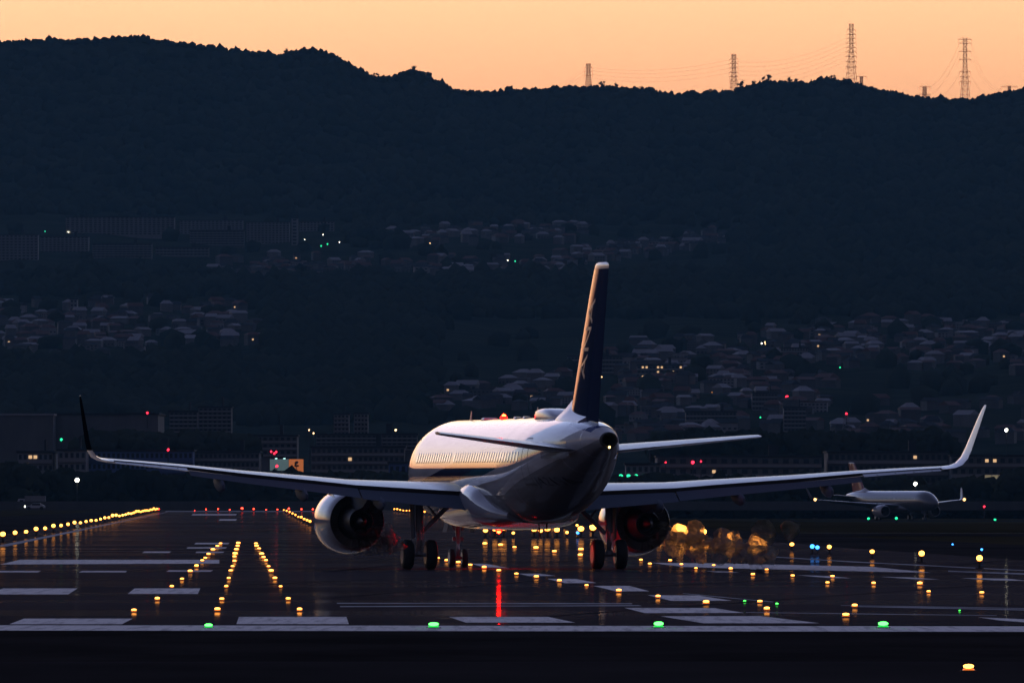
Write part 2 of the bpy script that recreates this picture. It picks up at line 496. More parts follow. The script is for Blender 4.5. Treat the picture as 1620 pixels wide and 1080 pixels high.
# a taxiway across the grass on the right, with its centre line
def draped(name, corners, m, dz, nseg=12):
    (xa, ya), (xb, yb), (xc, yc), (xd, yd) = corners     # near-left, near-right, far-right, far-left
    b = MB(); vs = []
    for j in range(7):
        v = j / 6
        for i in range(nseg + 1):
            u = i / nseg
            x = (xa * (1 - u) + xb * u) * (1 - v) + (xd * (1 - u) + xc * u) * v
            y = (ya * (1 - u) + yb * u) * (1 - v) + (yd * (1 - u) + yc * u) * v
            vs.append((x, y, ground_z(x, y) - .05 + dz))
    n = nseg + 1
    b.add(vs, [(j * n + i, j * n + i + 1, (j + 1) * n + i + 1, (j + 1) * n + i) for j in range(6) for i in range(nseg)])
    return b.build(name, m, kind='structure', smooth=True, recalc=False)
draped('taxiway', [(20, 930), (220, 880), (220, 925), (20, 985)], M['shoulder'], .03)
draped('taxiway_line', [(22, 1003), (52, 985), (52, 987), (22, 1005)], M['thin_paint'], .05)
draped('taxiway', [(15, 2440), (330, 2520), (330, 2620), (15, 2540)], M['shoulder'], .03)

# ------------------------------------------------------------------ hills
RIDGE = [(-30000, 420), (-22000, 380), (-16000, 430), (-11000, 400), (-7000, 440), (-4200, 420), (-2600, 390), (-1500, 260), (-900, 150), (-300, 75),  # unseen left end, lowered so more orange sky reflects in the airliner
         (0, 68), (60, 64), (140, 64), (180, 60), (220, 60), (280, 68), (350, 77), (420, 86), (440, 88), (470, 80), (495, 79), (525, 88),
         (550, 100), (575, 117), (600, 124), (625, 122), (650, 113), (668, 116), (695, 130), (720, 142), (760, 147), (800, 145), (850, 142),
         (900, 140), (940, 138), (1000, 140), (1060, 150), (1110, 149), (1160, 146), (1170, 140), (1215, 130), (1270, 132), (1320, 127),
         (1350, 132), (1400, 145), (1450, 154), (1500, 158), (1540, 158), (1570, 152), (1620, 142), (1900, 120), (2600, 150), (4500, 90),
         (8000, 140), (14000, 60), (24000, 160)]
RX = np.array([p[0] for p in RIDGE], float); RY = np.array([p[1] for p in RIDGE], float)
def ridge_row(X): return float(np.interp(X, RX, RY)) + 5.0
PROF = [(3750, 803), (4000, 780), (4300, 705), (4800, 625), (5600, 545), (6500, 455), (7200, 395), (7800, 325), (9000, 0.0), (9500, 18.0), (10500, 120)]
def hill_row(X, D):
    """the reference row at which the hill surface at distance D shows"""
    top = ridge_row(X)
    ds = [p[0] for p in PROF]; ys = [p[1] for p in PROF]
    ys = ys[:8] + [top, top + 18, top + 110]
    y = float(np.interp(D, ds, ys))
    w = sstep((D - 4300) / 900) * (1 - sstep((D - 8100) / 800))
    y += w * (26 * noise.noise(Vector((X * .0022 + 3.1, D * .0011, 2.2))) + 9 * noise.noise(Vector((X * .009, D * .004, 7.7))))
    return y
def hill_z(X, D):
    return H + (HZ - hill_row(X, D)) * D / F
def solve_D(X, Y):
    lo, hi = 3800.0, 8950.0
    for _ in range(40):
        mid = (lo + hi) / 2
        if hill_row(X, mid) > Y: lo = mid
        else: hi = mid
    return lo
def on_hill(X, Y):
    D = solve_D(X, Y)
    return Vector(((X - 810) * D / F, D, hill_z(X, D)))

def build_hills():
    Xs = list(np.arange(-24000, -1200, 700)) + list(np.arange(-1200, -40, 60)) + list(np.arange(-40, 1661, 8)) + list(np.arange(1700, 2900, 60)) + list(np.arange(2900, 20000, 700))
    Ds = list(np.arange(3750, 9001, 70)) + [9200, 9500, 10500]
    vs = []
    for D in Ds:
        for X in Xs:
            z = hill_z(X, D) if D > 3760 else -1.0
            x = (X - 810) * D / F
            z += 1.6 * noise.noise(Vector((x * .03, D * .03, 1)))
            vs.append((x, D, z))
    n = len(Xs); fs = []
    for j in range(len(Ds) - 1):
        for i in range(n - 1):
            a = j * n + i
            fs.append((a, a + 1, a + n + 1, a + n))
    b = MB(); b.add(vs, fs)
    o = b.build('hills', M['forest'], smooth=True, angle=180, kind='structure', recalc=False)
    o['label'] = 'dark wooded mountain range behind the airport'
build_hills()

# a crown blob for far trees
def ico(sub):
    bm = bmesh.new(); bmesh.ops.create_icosphere(bm, subdivisions=sub, radius=1.0)
    v = np.array([x.co[:] for x in bm.verts]); f = np.array([[x.index for x in p.verts] for p in bm.faces]); bm.free()
    return v, f
ICO1, ICO2 = ico(1), ico(2)
def blobs(name, places, m, ic, label, jit=.28, seed=1, parent=None):
    """places: (x, y, z, rx, rz)"""
    rs = np.random.RandomState(seed)
    v0, f0 = ic
    V, Fc = [], []
    for k, (x, y, z, rx, rz) in enumerate(places):
        v = v0 * (1 + rs.uniform(-jit, jit, (len(v0), 1)))
        v = v * np.array([rx, rx, rz]) + np.array([x, y, z])
        V.append(v); Fc.append(f0 + k * len(v0))
    V = np.concatenate(V); Fc = np.concatenate(Fc)
    me = bpy.data.meshes.new(name)
    me.vertices.add(len(V)); me.vertices.foreach_set('co', V.ravel())
    me.loops.add(Fc.size); me.loops.foreach_set('vertex_index', Fc.ravel().astype(np.int32))
    me.polygons.add(len(Fc))
    me.polygons.foreach_set('loop_start', np.arange(0, Fc.size, 3, dtype=np.int32))
    me.polygons.foreach_set('loop_total', np.full(len(Fc), 3, dtype=np.int32))
    me.materials.append(m); me.update(); me.validate()
    o = link_mesh(name, me, parent)
    if parent is None: tag(o, label, kind='stuff')
    return o

TOWN = [(-20, 340, 545, 440), (330, 395, 700, 445), (640, 358, 1160, 440), (-20, 470, 420, 575), (690, 505, 1640, 700), (150, 470, 420, 500)]
rng = random.Random(11)
pl = []
for k in range(14000):
    X = rng.uniform(-60, 1680); D = rng.uniform(4500, 8950)
    Y = hill_row(X, D)
    if any(x0 < X < x1 and y0 < Y < y1 for x0, y0, x1, y1 in TOWN) and rng.random() < .97: continue
    r = rng.uniform(3, 6)
    pl.append(((X - 810) * D / F, D, hill_z(X, D) + r * .4, r, r * rng.uniform(.8, 1.3)))
blobs('hillside_forest', pl, M['forest'], ICO1, 'dark forest canopy covering the mountain side', seed=4)
pl = []
X = -60.0
while X < 1680:
    X += rng.uniform(.7, 2.6)
    D = rng.uniform(8960, 9060)
    big = rng.random() < .08
    r = rng.uniform(1.1, 2.3) * (1.4 if big else 1)
    z = H + (HZ - ridge_row(X)) * D / F
    pl.append(((X - 810) * D / F, D, z + r * .5, r, r * rng.uniform(.8, 1.4)))
blobs('ridge_forest', pl, M['forest'], ICO2, 'rough line of treetops along the mountain ridge', jit=.35, seed=5)

def tree_meshes(k, seed, h=9.0, m='forest'):
    rr = random.Random(seed)
    b = MB(); b.tube((0, 0, -1), (0.1, 0, h * .55), .35, .18, 6)
    for i in range(3):
        a = rr.uniform(0, 6.28); b.tube((0, 0, h * .35), (math.cos(a) * h * .22, math.sin(a) * h * .22, h * .62), .14, .06, 5)
    rs = np.random.RandomState(seed); V, Fc = [], []
    cl = [(rr.gauss(0, h * .17), rr.gauss(0, h * .17), h * (.45 + .5 * rr.random())) for _ in range(9)]
    for i in range(k):
        c = rr.choice(cl)
        p = np.array([rr.gauss(c[0], h * .085), rr.gauss(c[1], h * .085), rr.gauss(c[2], h * .07)])
        s_ = h * .045
        q = rs.normal(size=(3, 3)) * s_ + p
        V.append(q); Fc.append((3 * i, 3 * i + 1, 3 * i + 2))
    for i in range(9):
        v0, f0 = ICO1
        n0 = sum(len(v) for v in V)
        V.append(v0 * h * .10 * (1 + rs.uniform(-.3, .3, (len(v0), 1))) + np.array(cl[i]))
        Fc += [tuple(int(t) + n0 for t in f) for f in f0]
    c_ = MB(); c_.add([tuple(p) for v in V for p in v], Fc)
    return b, c_
def make_tree(name, seed, h, k=420):
    t = empty(name)
    tb, cb = tree_meshes(k, seed, h)
    tb.build('trunk', M['bark'], t); cb.build('crown', M['forest'], t, recalc=False)
    return t
ridge_trees = [(452, 9, 'lone treetop left of the round knoll'), (580, 8, 'thin tree on the notch below the round knoll'), (594, 9, 'rounded tree in the notch of the ridge'),
               (607, 7, 'small tree right of the notch in the ridge'), (655, 11, 'tree crowning the pointed knoll'), (952, 11, 'tree just right of the faint left pylon'),
               (975, 9, 'broad tree on the ridge behind the airliner fin'), (1015, 8, 'low tree left of the dip in the ridge'), (1126, 9, 'tree left of the short striped pylon'),
               (1172, 12, 'dense tree beside the foot of the second pylon'), (1192, 9, 'tree halfway up the right knoll'), (1214, 13, 'tallest tree on the right part of the ridge'),
               (1250, 10, 'umbrella shaped tree on the right ridge'), (1260, 9, 'gap toothed tree beside the umbrella shaped one'), (1318, 10, 'tree on top of the right knoll by the tallest pylon'),
               (1335, 8, 'low tree at the foot of the tallest pylon')]
protos = [make_tree('ridge_tree', 20 + i, 9.0) for i in range(3)]
for i, (X, h, lab) in enumerate(ridge_trees):
    t = protos[i] if i < 3 else copy_tree(protos[i % 3])
    D = 8985
    t.location = ((X - 810) * D / F, D, H + (HZ - ridge_row(X)) * D / F + .3)
    t.scale = (h / 9 * .55,) * 3; t.rotation_euler = (0, 0, i * 1.3)
    tag(t, lab, 'tree', 'trees standing out on the mountain ridge')

# ------------------------------------------------------------------ pylons and power lines on the ridge
def pylon(X, Ytop, Ybase, Wb, Wt, arms, label, D=9150, armw=1.0, t=.17):
    base = at(X, Ybase + 8, D); top = at(X, Ytop, D)
    h = top.z - base.z; k = D / F
    root = empty('pylon', base, R(12)); tag(root, label, 'pylon', 'steel pylons along the mountain ridge')
    wb, wt = Wb * k / 2, Wt * k / 2
    def half(z):
        u = z / h
        return wb + (wt - wb) * min(1, u / .62) if u < .62 else wt
    b = MB()
    nl = 12
    zs = [h * i / nl for i in range(nl + 1)]
    for sx in (-1, 1):
        for sy in (-1, 1):
            for i in range(nl):
                b.tube((sx * half(zs[i]), sy * half(zs[i]), zs[i]), (sx * half(zs[i + 1]), sy * half(zs[i + 1]), zs[i + 1]), t, n=4)
    for i in range(nl):
        a, c = half(zs[i]), half(zs[i + 1])
        for sy in (-1, 1):
            b.tube((-a, sy * a, zs[i]), (c, sy * c, zs[i + 1]), t * .55, n=3)
            b.tube((a, sy * a, zs[i]), (-c, sy * c, zs[i + 1]), t * .55, n=3)
            b.tube((-c, sy * c, zs[i + 1]), (c, sy * c, zs[i + 1]), t * .5, n=3)
    b.build('lattice_mast', M['pylon'], root)
    pts = []
    for (ya, wa) in arms:
        z = base.z; za = H + (HZ - ya) * k - base.z; w = wa * k / 2
        b = MB()
        for s in (-1, 1):
            b.tube((0, 0, za), (s * w, 0, za + .2), t * 1.3, t * 1.0, n=4)
            b.tube((s * half(za), 0, za + 1.6), (s * w, 0, za + .2), t * .6, t * .4, n=3)
            b.tube((s * w, 0, za + .2), (s * w, 0, za - 1.8), t * .45, n=4)
        b.build('crossarm', M['pylon'], root)
        for s in (-1, 1): pts.append(base + Vector((s * w, 0, za - 1.8)))
    return pts
P = {}
P[0] = pylon(931, 101, 136, 11, 5, [(103, 8), (108, 13), (114, 13), (120, 13)], 'faint pylon farthest left above the airliner fin', 9300)
P[1] = pylon(1161, 86, 148, 13, 5, [(88, 8), (94, 14), (101, 14), (108, 14), (115, 14), (122, 14), (129, 14)], 'pylon rising left of the right knoll', 9200)
P[2] = pylon(1347, 38, 134, 17, 5, [(40, 8), (48, 14), (55, 15), (62, 15), (69, 16), (76, 16), (83, 17), (90, 17), (98, 17), (106, 18)], 'tallest pylon, with ten short crossarms', 9150)
P[3] = pylon(1363, 121, 137, 7, 4, [(122, 17)], 'low T shaped pylon right beside the tallest one', 9400)
P[4] = pylon(1463, 137, 156, 10, 5, [(138, 18), (150, 20)], 'low two armed pylon left of the wide topped one', 9400)
P[5] = pylon(1527, 61, 160, 14, 5, [(63, 22), (69, 21), (82, 20), (95, 20), (114, 18), (122, 17), (130, 18)], 'tall wide topped pylon toward the right edge', 9150)
P[6] = pylon(1597, 136, 150, 8, 4, [(138, 26)], 'low flat topped pylon nearest the right edge', 9400)
def wire(p, q, sag, label):
    b = MB(); n = 18; prev = None
    for i in range(n + 1):
        u = i / n
        c = p.lerp(q, u); c.z -= sag * 4 * u * (1 - u)
        if prev is not None: b.tube(prev, c, .05, n=3, caps=False)
        prev = c
    tag(b.build('power_line', M['wire'], recalc=False), label, 'power line', 'wires strung between the pylons')
for k in (1, 3, 5, 7):
    wire(P[0][min(k, 7)], P[1][k], 5, f'{ORD[k // 2]} wire from the top between the two left pylons')
for k in (3, 5, 7, 9, 11, 13):
    wire(P[1][k - 0], P[2][k], 7, f'{ORD[k // 2 - 1]} wire from the top sagging to the tallest pylon')
for j, (k, kk) in enumerate(((2, 0), (4, 2), (8, 2))):
    wire(P[5][k], P[4][kk], 9, f'{ORD[j]} wire falling left from the wide topped pylon')
    wire(P[5][k + 1], P[6][kk % 2], 9, f'{ORD[j]} wire falling right from the wide topped pylon')
for j, k in enumerate((2, 4, 6)):
    wire(P[0][k], at(840, 150 + 4 * j, 9400), 3, f'{ORD[j]} wire running left from the faintest pylon')

# ------------------------------------------------------------------ buildings
def house_mesh(w, d, h, wall, roof, kind, rr):
    b = MB()
    b.box((0, 0, h / 2 - 2), (w, d, h + 4), mi=0)
    if kind == 'gable':
        e = .5; rh = w * .22
        vs = [(-w / 2 - e, -d / 2 - e, h), (w / 2 + e, -d / 2 - e, h), (w / 2 + e, d / 2 + e, h), (-w / 2 - e, d / 2 + e, h),
              (-w / 2 - e, 0, h + rh), (w / 2 + e, 0, h + rh)]
        b.add(vs, [(0, 1, 5, 4), (2, 3, 4, 5), (0, 4, 3), (1, 2, 5), (0, 3, 2, 1)], 1)
    elif kind == 'hip':
        e = .5; rh = w * .2; q = w * .28
        vs = [(-w / 2 - e, -d / 2 - e, h), (w / 2 + e, -d / 2 - e, h), (w / 2 + e, d / 2 + e, h), (-w / 2 - e, d / 2 + e, h),
              (-w / 2 + q, 0, h + rh), (w / 2 - q, 0, h + rh)]
        b.add(vs, [(0, 1, 5, 4), (2, 3, 4, 5), (0, 4, 3), (1, 2, 5), (0, 3, 2, 1)], 1)
    else:
        b.box((0, 0, h + .2), (w + .5, d + .5, .5), mi=1)
        b.box((w * .2, 0, h + 1.2), (w * .25, d * .3, 1.8), mi=0)
    n = max(1, int(w / 3.4))
    for f in range(max(1, int(h / 3))):
        for i in range(n):
            b.box((-w / 2 + (i + .5) * w / n, -d / 2 - .02, 1.6 + f * 2.9), (w / n * .5, .12, 1.3), mi=2 if (i + f) % 2 or rr.random() < .6 else 2)
    return b
walls = ['wall_pale', 'wall_grey', 'wall_cream', 'wall_grey', 'wall_brown', 'wall_pale']
roofs = ['roof_dark', 'roof_dark', 'roof_pale', 'roof_red', 'roof_dark']
rr = random.Random(5)
house_protos = []
for i in range(14):
    w = rr.uniform(9, 16) if i < 10 else rr.uniform(18, 30)
    d = rr.uniform(8, 12); h = rr.choice([5.5, 6, 6.5]) if i < 10 else rr.uniform(8, 13)
    kd = rr.choice(['gable', 'hip', 'gable', 'flat']) if i < 10 else 'flat'
    b = house_mesh(w, d, h, None, None, kd, rr)
    wl, rf = walls[i % 6], roofs[(i * 2 + 1) % 5]
    me_o = b.build('hill_house' if i < 10 else 'hill_block', [M[wl], M[rf], M['glass']])
    house_protos.append([me_o, kd, wl, rf, False])
words_wall = {'wall_pale': 'pale', 'wall_grey': 'grey', 'wall_cream': 'cream', 'wall_brown': 'brown'}
words_roof = {'roof_dark': 'dark', 'roof_pale': 'shiny', 'roof_red': 'reddish'}
HOUSES = []
def put_house(i, X, Y, place, group, rz=None, sc=1.0):
    pr = house_protos[i]
    if pr[4]:
        o = pr[0].copy(); C.objects.link(o)
    else:
        o = pr[0]; pr[4] = True
    o.location = on_hill(X, Y)
    o.rotation_euler = (0, 0, rz if rz is not None else rr.uniform(-.7, .7))
    o.scale = (sc, sc, sc)
    kd = {'gable': 'gabled', 'hip': 'hipped', 'flat': 'flat'}[pr[1]]
    nm = 'house' if i < 10 else 'block'
    tag(o, f'{words_wall[pr[2]]} {kd} {nm} with {words_roof[pr[3]]} roof|{place}', 'house' if i < 10 else 'building', group)
    HOUSES.append(o)
    return o
def cluster(n, poly, place, group, seed, big=.12, sc=(.34, .56)):
    q = random.Random(seed); done = []; tries = 0
    while len(done) < n and tries < 4000:
        tries += 1
        u = q.random(); (x0, y0a, y0b), (x1, y1a, y1b) = poly
        X = x0 + (x1 - x0) * u
        Y = (y0a + (y1a - y0a) * u) + ((y0b + (y1b - y0b) * u) - (y0a + (y1a - y0a) * u)) * q.random()
        if any(abs(X - a) < 7 and abs(Y - c) < 3 for a, c in done): continue
        done.append((X, Y))
        i = q.randrange(10, 14) if q.random() < big else q.randrange(10)
        put_house(i, X, Y, place, group, q.uniform(-.8, .8), q.uniform(*sc) * (.75 if i >= 10 else 1))
cluster(30, ((335, 428, 440), (560, 415, 436)), 'on the mid hillside', 'houses on the mid hillside', 1)
cluster(22, ((640, 372, 386), (910, 362, 378)), 'on the upper middle terrace', 'houses on the upper hillside terrace', 2)
cluster(26, ((560, 418, 436), (860, 425, 442)), 'on the lower middle terrace', 'houses on the lower hillside terrace', 3, .05)
cluster(44, ((900, 402, 422), (1150, 370, 390)), 'on the slope by the fin', 'houses climbing the bright slope', 4, .08)
cluster(40, ((0, 490, 530), (380, 500, 530)), 'in the left hillside town', 'houses in the left hillside town', 6)
cluster(18, ((0, 545, 562), (250, 545, 565)), 'on the lowest left street', 'houses on the lowest left street', 7)
cluster(74, ((980, 560, 690), (1290, 520, 680)), 'in the dense right town', 'houses in the dense right hand town', 8, .10, (.36, .56))
cluster(40, ((1290, 520, 560), (1620, 515, 575)), 'on the upper right street', 'houses on the upper right street', 9, .15)
cluster(14, ((690, 625, 650), (900, 590, 640)), 'on the foothill behind the roof', 'houses on the foothill left of the fin', 10)
# the smallest houses between them, past the three hundred built singly
q = random.Random(99)
far = [MB() for _ in range(3)]
for n_, x0, x1, ya0, yb0, ya1, yb1 in ((70, 330, 900, 405, 442, 412, 440), (60, 620, 930, 362, 392, 358, 386), (60, 880, 1165, 400, 426, 366, 392), (130, -10, 420, 482, 562, 482, 545),
                                       (150, 960, 1320, 545, 700, 518, 695), (110, 1300, 1640, 512, 580, 508, 600), (40, 690, 930, 628, 655, 585, 650), (40, 1300, 1640, 640, 700, 640, 700)):
    for _ in range(n_):
        u = q.random(); X = x0 + (x1 - x0) * u; ya = ya0 + (ya1 - ya0) * u; yb = yb0 + (yb1 - yb0) * u
        p = on_hill(X, ya + (yb - ya) * q.random()); b = far[q.randrange(3)]
        w, d, h = q.uniform(3.5, 8), q.uniform(3.5, 6), q.uniform(2.4, 4.2); rz = q.uniform(-.8, .8); ca, sa = math.cos(rz), math.sin(rz)
        b.box((p.x, p.y, p.z + h / 2 - 1), (w, d, h + 2), rz=rz)
        R3 = lambda x, y, z: (p.x + x * ca - y * sa, p.y + x * sa + y * ca, p.z + z)
        rh = q.uniform(.8, 1.8); e = .3; gx_ = w / 2 if q.random() < .5 else w / 4
        b.add([R3(-w / 2 - e, -d / 2 - e, h), R3(w / 2 + e, -d / 2 - e, h), R3(w / 2 + e, d / 2 + e, h), R3(-w / 2 - e, d / 2 + e, h), R3(-gx_, 0, h + rh), R3(gx_, 0, h + rh)],
              [(0, 1, 5, 4), (2, 3, 4, 5), (0, 4, 3), (1, 2, 5)], 1)
        if q.random() < .07:
            b.box(R3(q.uniform(-.3, .3) * w, -d / 2 - .06, h * .5), (.85, .1, .7), rz=rz, mi=2)
for b, wl, rf in zip(far, ('wall_grey', 'wall_cream', 'wall_brown'), ('roof_dark', 'roof_pale', 'roof_red')):
    tag(b.build('small_houses', [M[wl], M[rf], M['lit_window']], recalc=False), 'mass of tiny houses filling the hillside towns', kind='stuff')
for pr in house_protos:
    if not pr[4]:
        bpy.data.objects.remove(pr[0])

_by = {}
for o in HOUSES: _by.setdefault(o['label'], []).append(o)
for lab, lst in _by.items():
    base, place = lab.split('|')
    lst.sort(key=lambda o: o.location.x / o.location.y)
    for k, o in enumerate(lst):
        o['label'] = f'{base} {place}' if len(lst) == 1 else f'{ORD[k]} {base} from the left {place}'

# large apartment slabs at the foot of the mountain (left)
def slab(name, X0, X1, Yt, Yb, wall, label, D=None, floors=9, bays=30, cat='apartment block', group=None, hillbase=True, depth=14, roof='roof_dark', lit=0, win=True, rz=0.0):
    Xc = (X0 + X1) / 2
    if D is None: D = solve_D(Xc, Yb)
    k = D / F
    base = Vector(((Xc - 810) * k, D, H + (HZ - Yb) * k))
    w = (X1 - X0) * k; h = (Yb - Yt) * k
    root = empty(name, base, rz); tag(root, label, cat, group)
    b = MB(); b.box((0, depth / 2, h / 2 - 4), (w, depth, h + 8)); b.build('wall', M[wall], root)
    b = MB(); b.box((0, depth / 2, h + .25), (w + .6, depth + .6, .5)); (b.box((w * .22, depth / 2, h + 1.8), (w * .06, 4, 2.6)) if win else None); b.build('roof', M[roof], root)
    if win:
        fh = h / floors
        q = random.Random(int(X0 * 7 + Yt))
        me = None; count = 0
        band = MB(); band.box((0, -.25, 0), (w, .5, fh * .30))
        for f in range(floors):
            if me is None:
                o = band.build('balcony_front', M['concrete'] if wall != 'wall_blue' else M[wall], root); me = o.data
            else:
                o = link_mesh('balcony_front', me, root)
            o.location = (0, 0, fh * (f + .18))
        wb = MB(); wb.box((0, -.03, 0), (w / bays * .55, .1, fh * .42))
        wme = None
        for f in range(floors):
            for i in range(bays):
                if count >= 290: break
                count += 1
                loc = (-w / 2 + (i + .5) * w / bays, 0, fh * (f + .62))
                mm = 'lit' if q.random() < lit else 'dark'
                if wme is None:
                    o = wb.build('window', M['glass'], root); wme = o.data
                elif mm == 'lit':
                    o = MBcopy(wb, 'window', M['lit_window'], root)
                else:
                    o = link_mesh('window', wme, root)
                o.location = loc
    return root
LITC = {}
def MBcopy(wb, name, m, root):
    key = (id(wb), m.name)
    if key not in LITC:
        o = wb.build(name, m, root); LITC[key] = o.data
        return o
    return link_mesh(name, LITC[key], root)

slab('apartment_slab', 104, 276, 344, 372, 'wall_pale', 'widest grey apartment slab under the mountain, at its left end', floors=8, bays=24)
slab('apartment_slab', 284, 384, 349, 374, 'wall_pale', 'middle apartment slab stepping down under the mountain', floors=7, bays=16)
slab('apartment_slab', 300, 386, 365, 388, 'wall_brown', 'lower brownish slab in front of the middle one', floors=6, bays=14)
slab('apartment_slab', 390, 458, 352, 386, 'wall_pale', 'apartment slab left of the slim stair tower', floors=9, bays=12)
slab('stair_tower', 461, 471, 346, 388, 'wall_pale', 'slim pale stair tower at the end of the slabs', floors=8, bays=1, cat='tower')
slab('apartment_slab', 474, 528, 351, 366, 'wall_pale', 'short slab right of the slim stair tower', floors=4, bays=10)
slab('apartment_slab', -30, 60, 372, 412, 'wall_pale', 'apartment slab cut by the left edge', floors=9, bays=14)
slab('apartment_slab', 64, 140, 375, 400, 'wall_pale', 'second lower slab from the left edge', floors=7, bays=12)
slab('apartment_slab', 146, 240, 386, 408, 'wall_brown', 'brownish lower slab above the dark wooded spur', floors=6, bays=14)
slab('apartment_slab', 246, 330, 392, 405, 'wall_grey', 'long low block right of the brownish slab', floors=3, bays=14)
slab('water_tower', 111, 122, 474, 500, 'wall_pale', 'pale square tower above the left hillside town', floors=4, bays=2, cat='tower')
slab('long_hall', 197, 240, 559, 565, 'wall_pale', 'long low hall on the lowest left street', floors=1, bays=12, cat='hall', roof='roof_pale')
slab('school_building', 1235, 1278, 551, 573, 'wall_pale', 'large pale school block in the right hand town', floors=4, bays=10, cat='school')
slab('town_block', 898, 985, 564, 590, 'wall_brown', 'wide brown block directly behind the airliner fin', floors=4, bays=16, cat='building')
slab('town_block', 1008, 1080, 578, 600, 'wall_grey', 'grey block with a row of lit windows', floors=3, bays=12, cat='building', lit=.3)
slab('town_block', 1190, 1230, 622, 650, 'wall_grey', 'grey block under the red obstruction lamp', floors=4, bays=8, cat='building')
slab('town_block', 1085, 1165, 652, 680, 'wall_brown', 'low brown block above the right tailplane', floors=4, bays=14, cat='building')
slab('town_block', 1240, 1275, 645, 690, 'wall_brown', 'narrow tall block right of the tailplane tip', floors=7, bays=6, cat='building')

# the flat city just behind the airfield
slab('warehouse', -60, 84, 657, 716, 'wall_grey', 'large pale warehouse at the left edge', D=3300, floors=2, bays=1, cat='warehouse', win=False, depth=60, roof='roof_pale')
slab('warehouse', 86, 250, 656, 716, 'wall_grey', 'long grey warehouse behind the left winglet', D=3320, floors=2, bays=1, cat='warehouse', win=False, depth=60)
slab('office_block', 268, 312, 652, 716, 'wall_brown', 'dim tower block right of the long warehouse', D=3420, floors=10, bays=6, cat='building')
slab('office_block', 314, 366, 645, 716, 'wall_grey', 'taller dim block between the winglet and the engine', D=3440, floors=11, bays=7, cat='building')
slab('office_block', 528, 552, 656, 716, 'wall_pale', 'narrow pale block left of the airliner roof', D=3460, floors=9, bays=4, cat='building')
slab('office_block', 560, 582, 655, 716, 'wall_pale', 'narrow pale block nearer the airliner roof', D=3480, floors=9, bays=4, cat='building')
slab('terminal_shed', 28, 84, 716, 768, 'wall_pale', 'white fronted shed with small square windows', D=2930, floors=3, bays=7, cat='shed', depth=30, lit=.06)
slab('terminal_shed', 92, 136, 713, 768, 'wall_pale', 'pale two storey shed behind the winglet foot', D=2920, floors=3, bays=5, cat='shed', depth=30)
slab('shop_row', 138, 305, 714, 765, 'wall_blue', 'long blue fronted shop row under the left wing', D=2940, floors=3, bays=22, cat='shop', depth=30, lit=.04)
slab('low_office', 308, 410, 716, 770, 'wall_grey', 'grey office with flat roof left of the billboard', D=2960, floors=4, bays=14, cat='building', depth=25, lit=.02)
slab('low_office', 492, 640, 708, 760, 'wall_grey', 'wide dim office right of the billboard', D=2980, floors=4, bays=18, cat='building', depth=25, lit=.02)
slab('gable_hall', 378, 470, 690, 722, 'wall_grey', 'pale hall with stepped roof above the billboard', D=3200, floors=3, bays=10, cat='hall', depth=25)
slab('gable_hall', 500, 660, 688, 712, 'wall_brown', 'long dim row of flats above the left engine', D=3300, floors=4, bays=20, cat='building', depth=25)
slab('glass_shed', 615, 652, 733, 758, 'wall_blue', 'small bluish shed beside the airliner nose', D=2930, floors=1, bays=4, cat='shed', depth=20)
slab('hangar', 1040, 1300, 723, 772, 'wall_grey', 'wide dim hangar behind the right wing', D=3050, floors=3, bays=16, cat='hangar', depth=50, lit=.03)
slab('low_office', 1310, 1500, 716, 770, 'wall_brown', 'long dark terminal office behind the taxiing aircraft', D=3080, floors=3, bays=20, cat='building', depth=40, lit=.02)
slab('low_office', 1505, 1680, 722, 772, 'wall_grey', 'dark office cut by the right edge', D=3060, floors=3, bays=14, cat='building', depth=40, lit=.02)
slab('cargo_shed', 990, 1045, 735, 772, 'wall_pale', 'pale cargo shed right behind the tailplane root', D=2960, floors=2, bays=6, cat='shed', depth=20)

# lit fence screen on the right: panels between posts, the lamplight on them given as self-glow
root = empty('lit_screen', at(1592, 770, 2800)); tag(root, 'low screen lit pale yellow at the right edge', 'fence')
k = 2800 / F
pm = lamp_mat('screen_glow', (.75, .62, .38), .22)
for i in range(8):
    b = MB(); b.box((-4 + i * 1.55, 0, 1.9), (1.4, .1, 1.5)); b.build('panel', pm, root)
for i in range(9):
    b = MB(); b.tube((-4.77 + i * 1.55, 0, -1), (-4.77 + i * 1.55, 0, 2.8), .08, n=5); b.build('post', M['steel'], root)

# the billboard
D = 2850; k = D / F
bb = at(453.5, 747, D)
root = empty('billboard', (bb.x, bb.y, 0)); tag(root, 'lit billboard, pale teal with an orange panel, beyond the left wing', 'billboard')
zc = H + (HZ - 736) * k
def panel(X0, X1, Y0, Y1, m, name, y=0, th=.25):
    b = MB(); b.box((((X0 + X1) / 2 - 453.5) * k, y, H + (HZ - (Y0 + Y1) / 2) * k), ((X1 - X0) * k, th, (Y1 - Y0) * k)); return b.build(name, m, root)
panel(427, 456.6, 726, 744, lamp_mat('teal_panel', (.22, .34, .36), .30), 'pale_panel')
panel(457, 480, 726, 746.5, lamp_mat('orange_panel', (.70, .20, .06), .55), 'orange_panel')
b = MB()
for (cx, cy, w_, h_, a_) in ((469, 731.5, 6.5, 4.5, .5), (467.5, 735, 3, 7, -.3), (470.5, 736.5, 5.5, 3, .2), (468.8, 740, 1.4, 6, 0)):
    x0, z0 = (cx - 453.5) * k, H + (HZ - cy) * k
    pts = [(x0 + (math.cos(t) * w_ / 2 * math.cos(a_) - math.sin(t) * h_ / 2 * math.sin(a_)) * k, -.15, z0 + (math.cos(t) * w_ / 2 * math.sin(a_) + math.sin(t) * h_ / 2 * math.cos(a_)) * k) for t in [2 * math.pi * i / 14 for i in range(14)]]
    b.face(pts)
b.build('emblem', mat('emblem_print', (.05, .02, .02), .7), root)
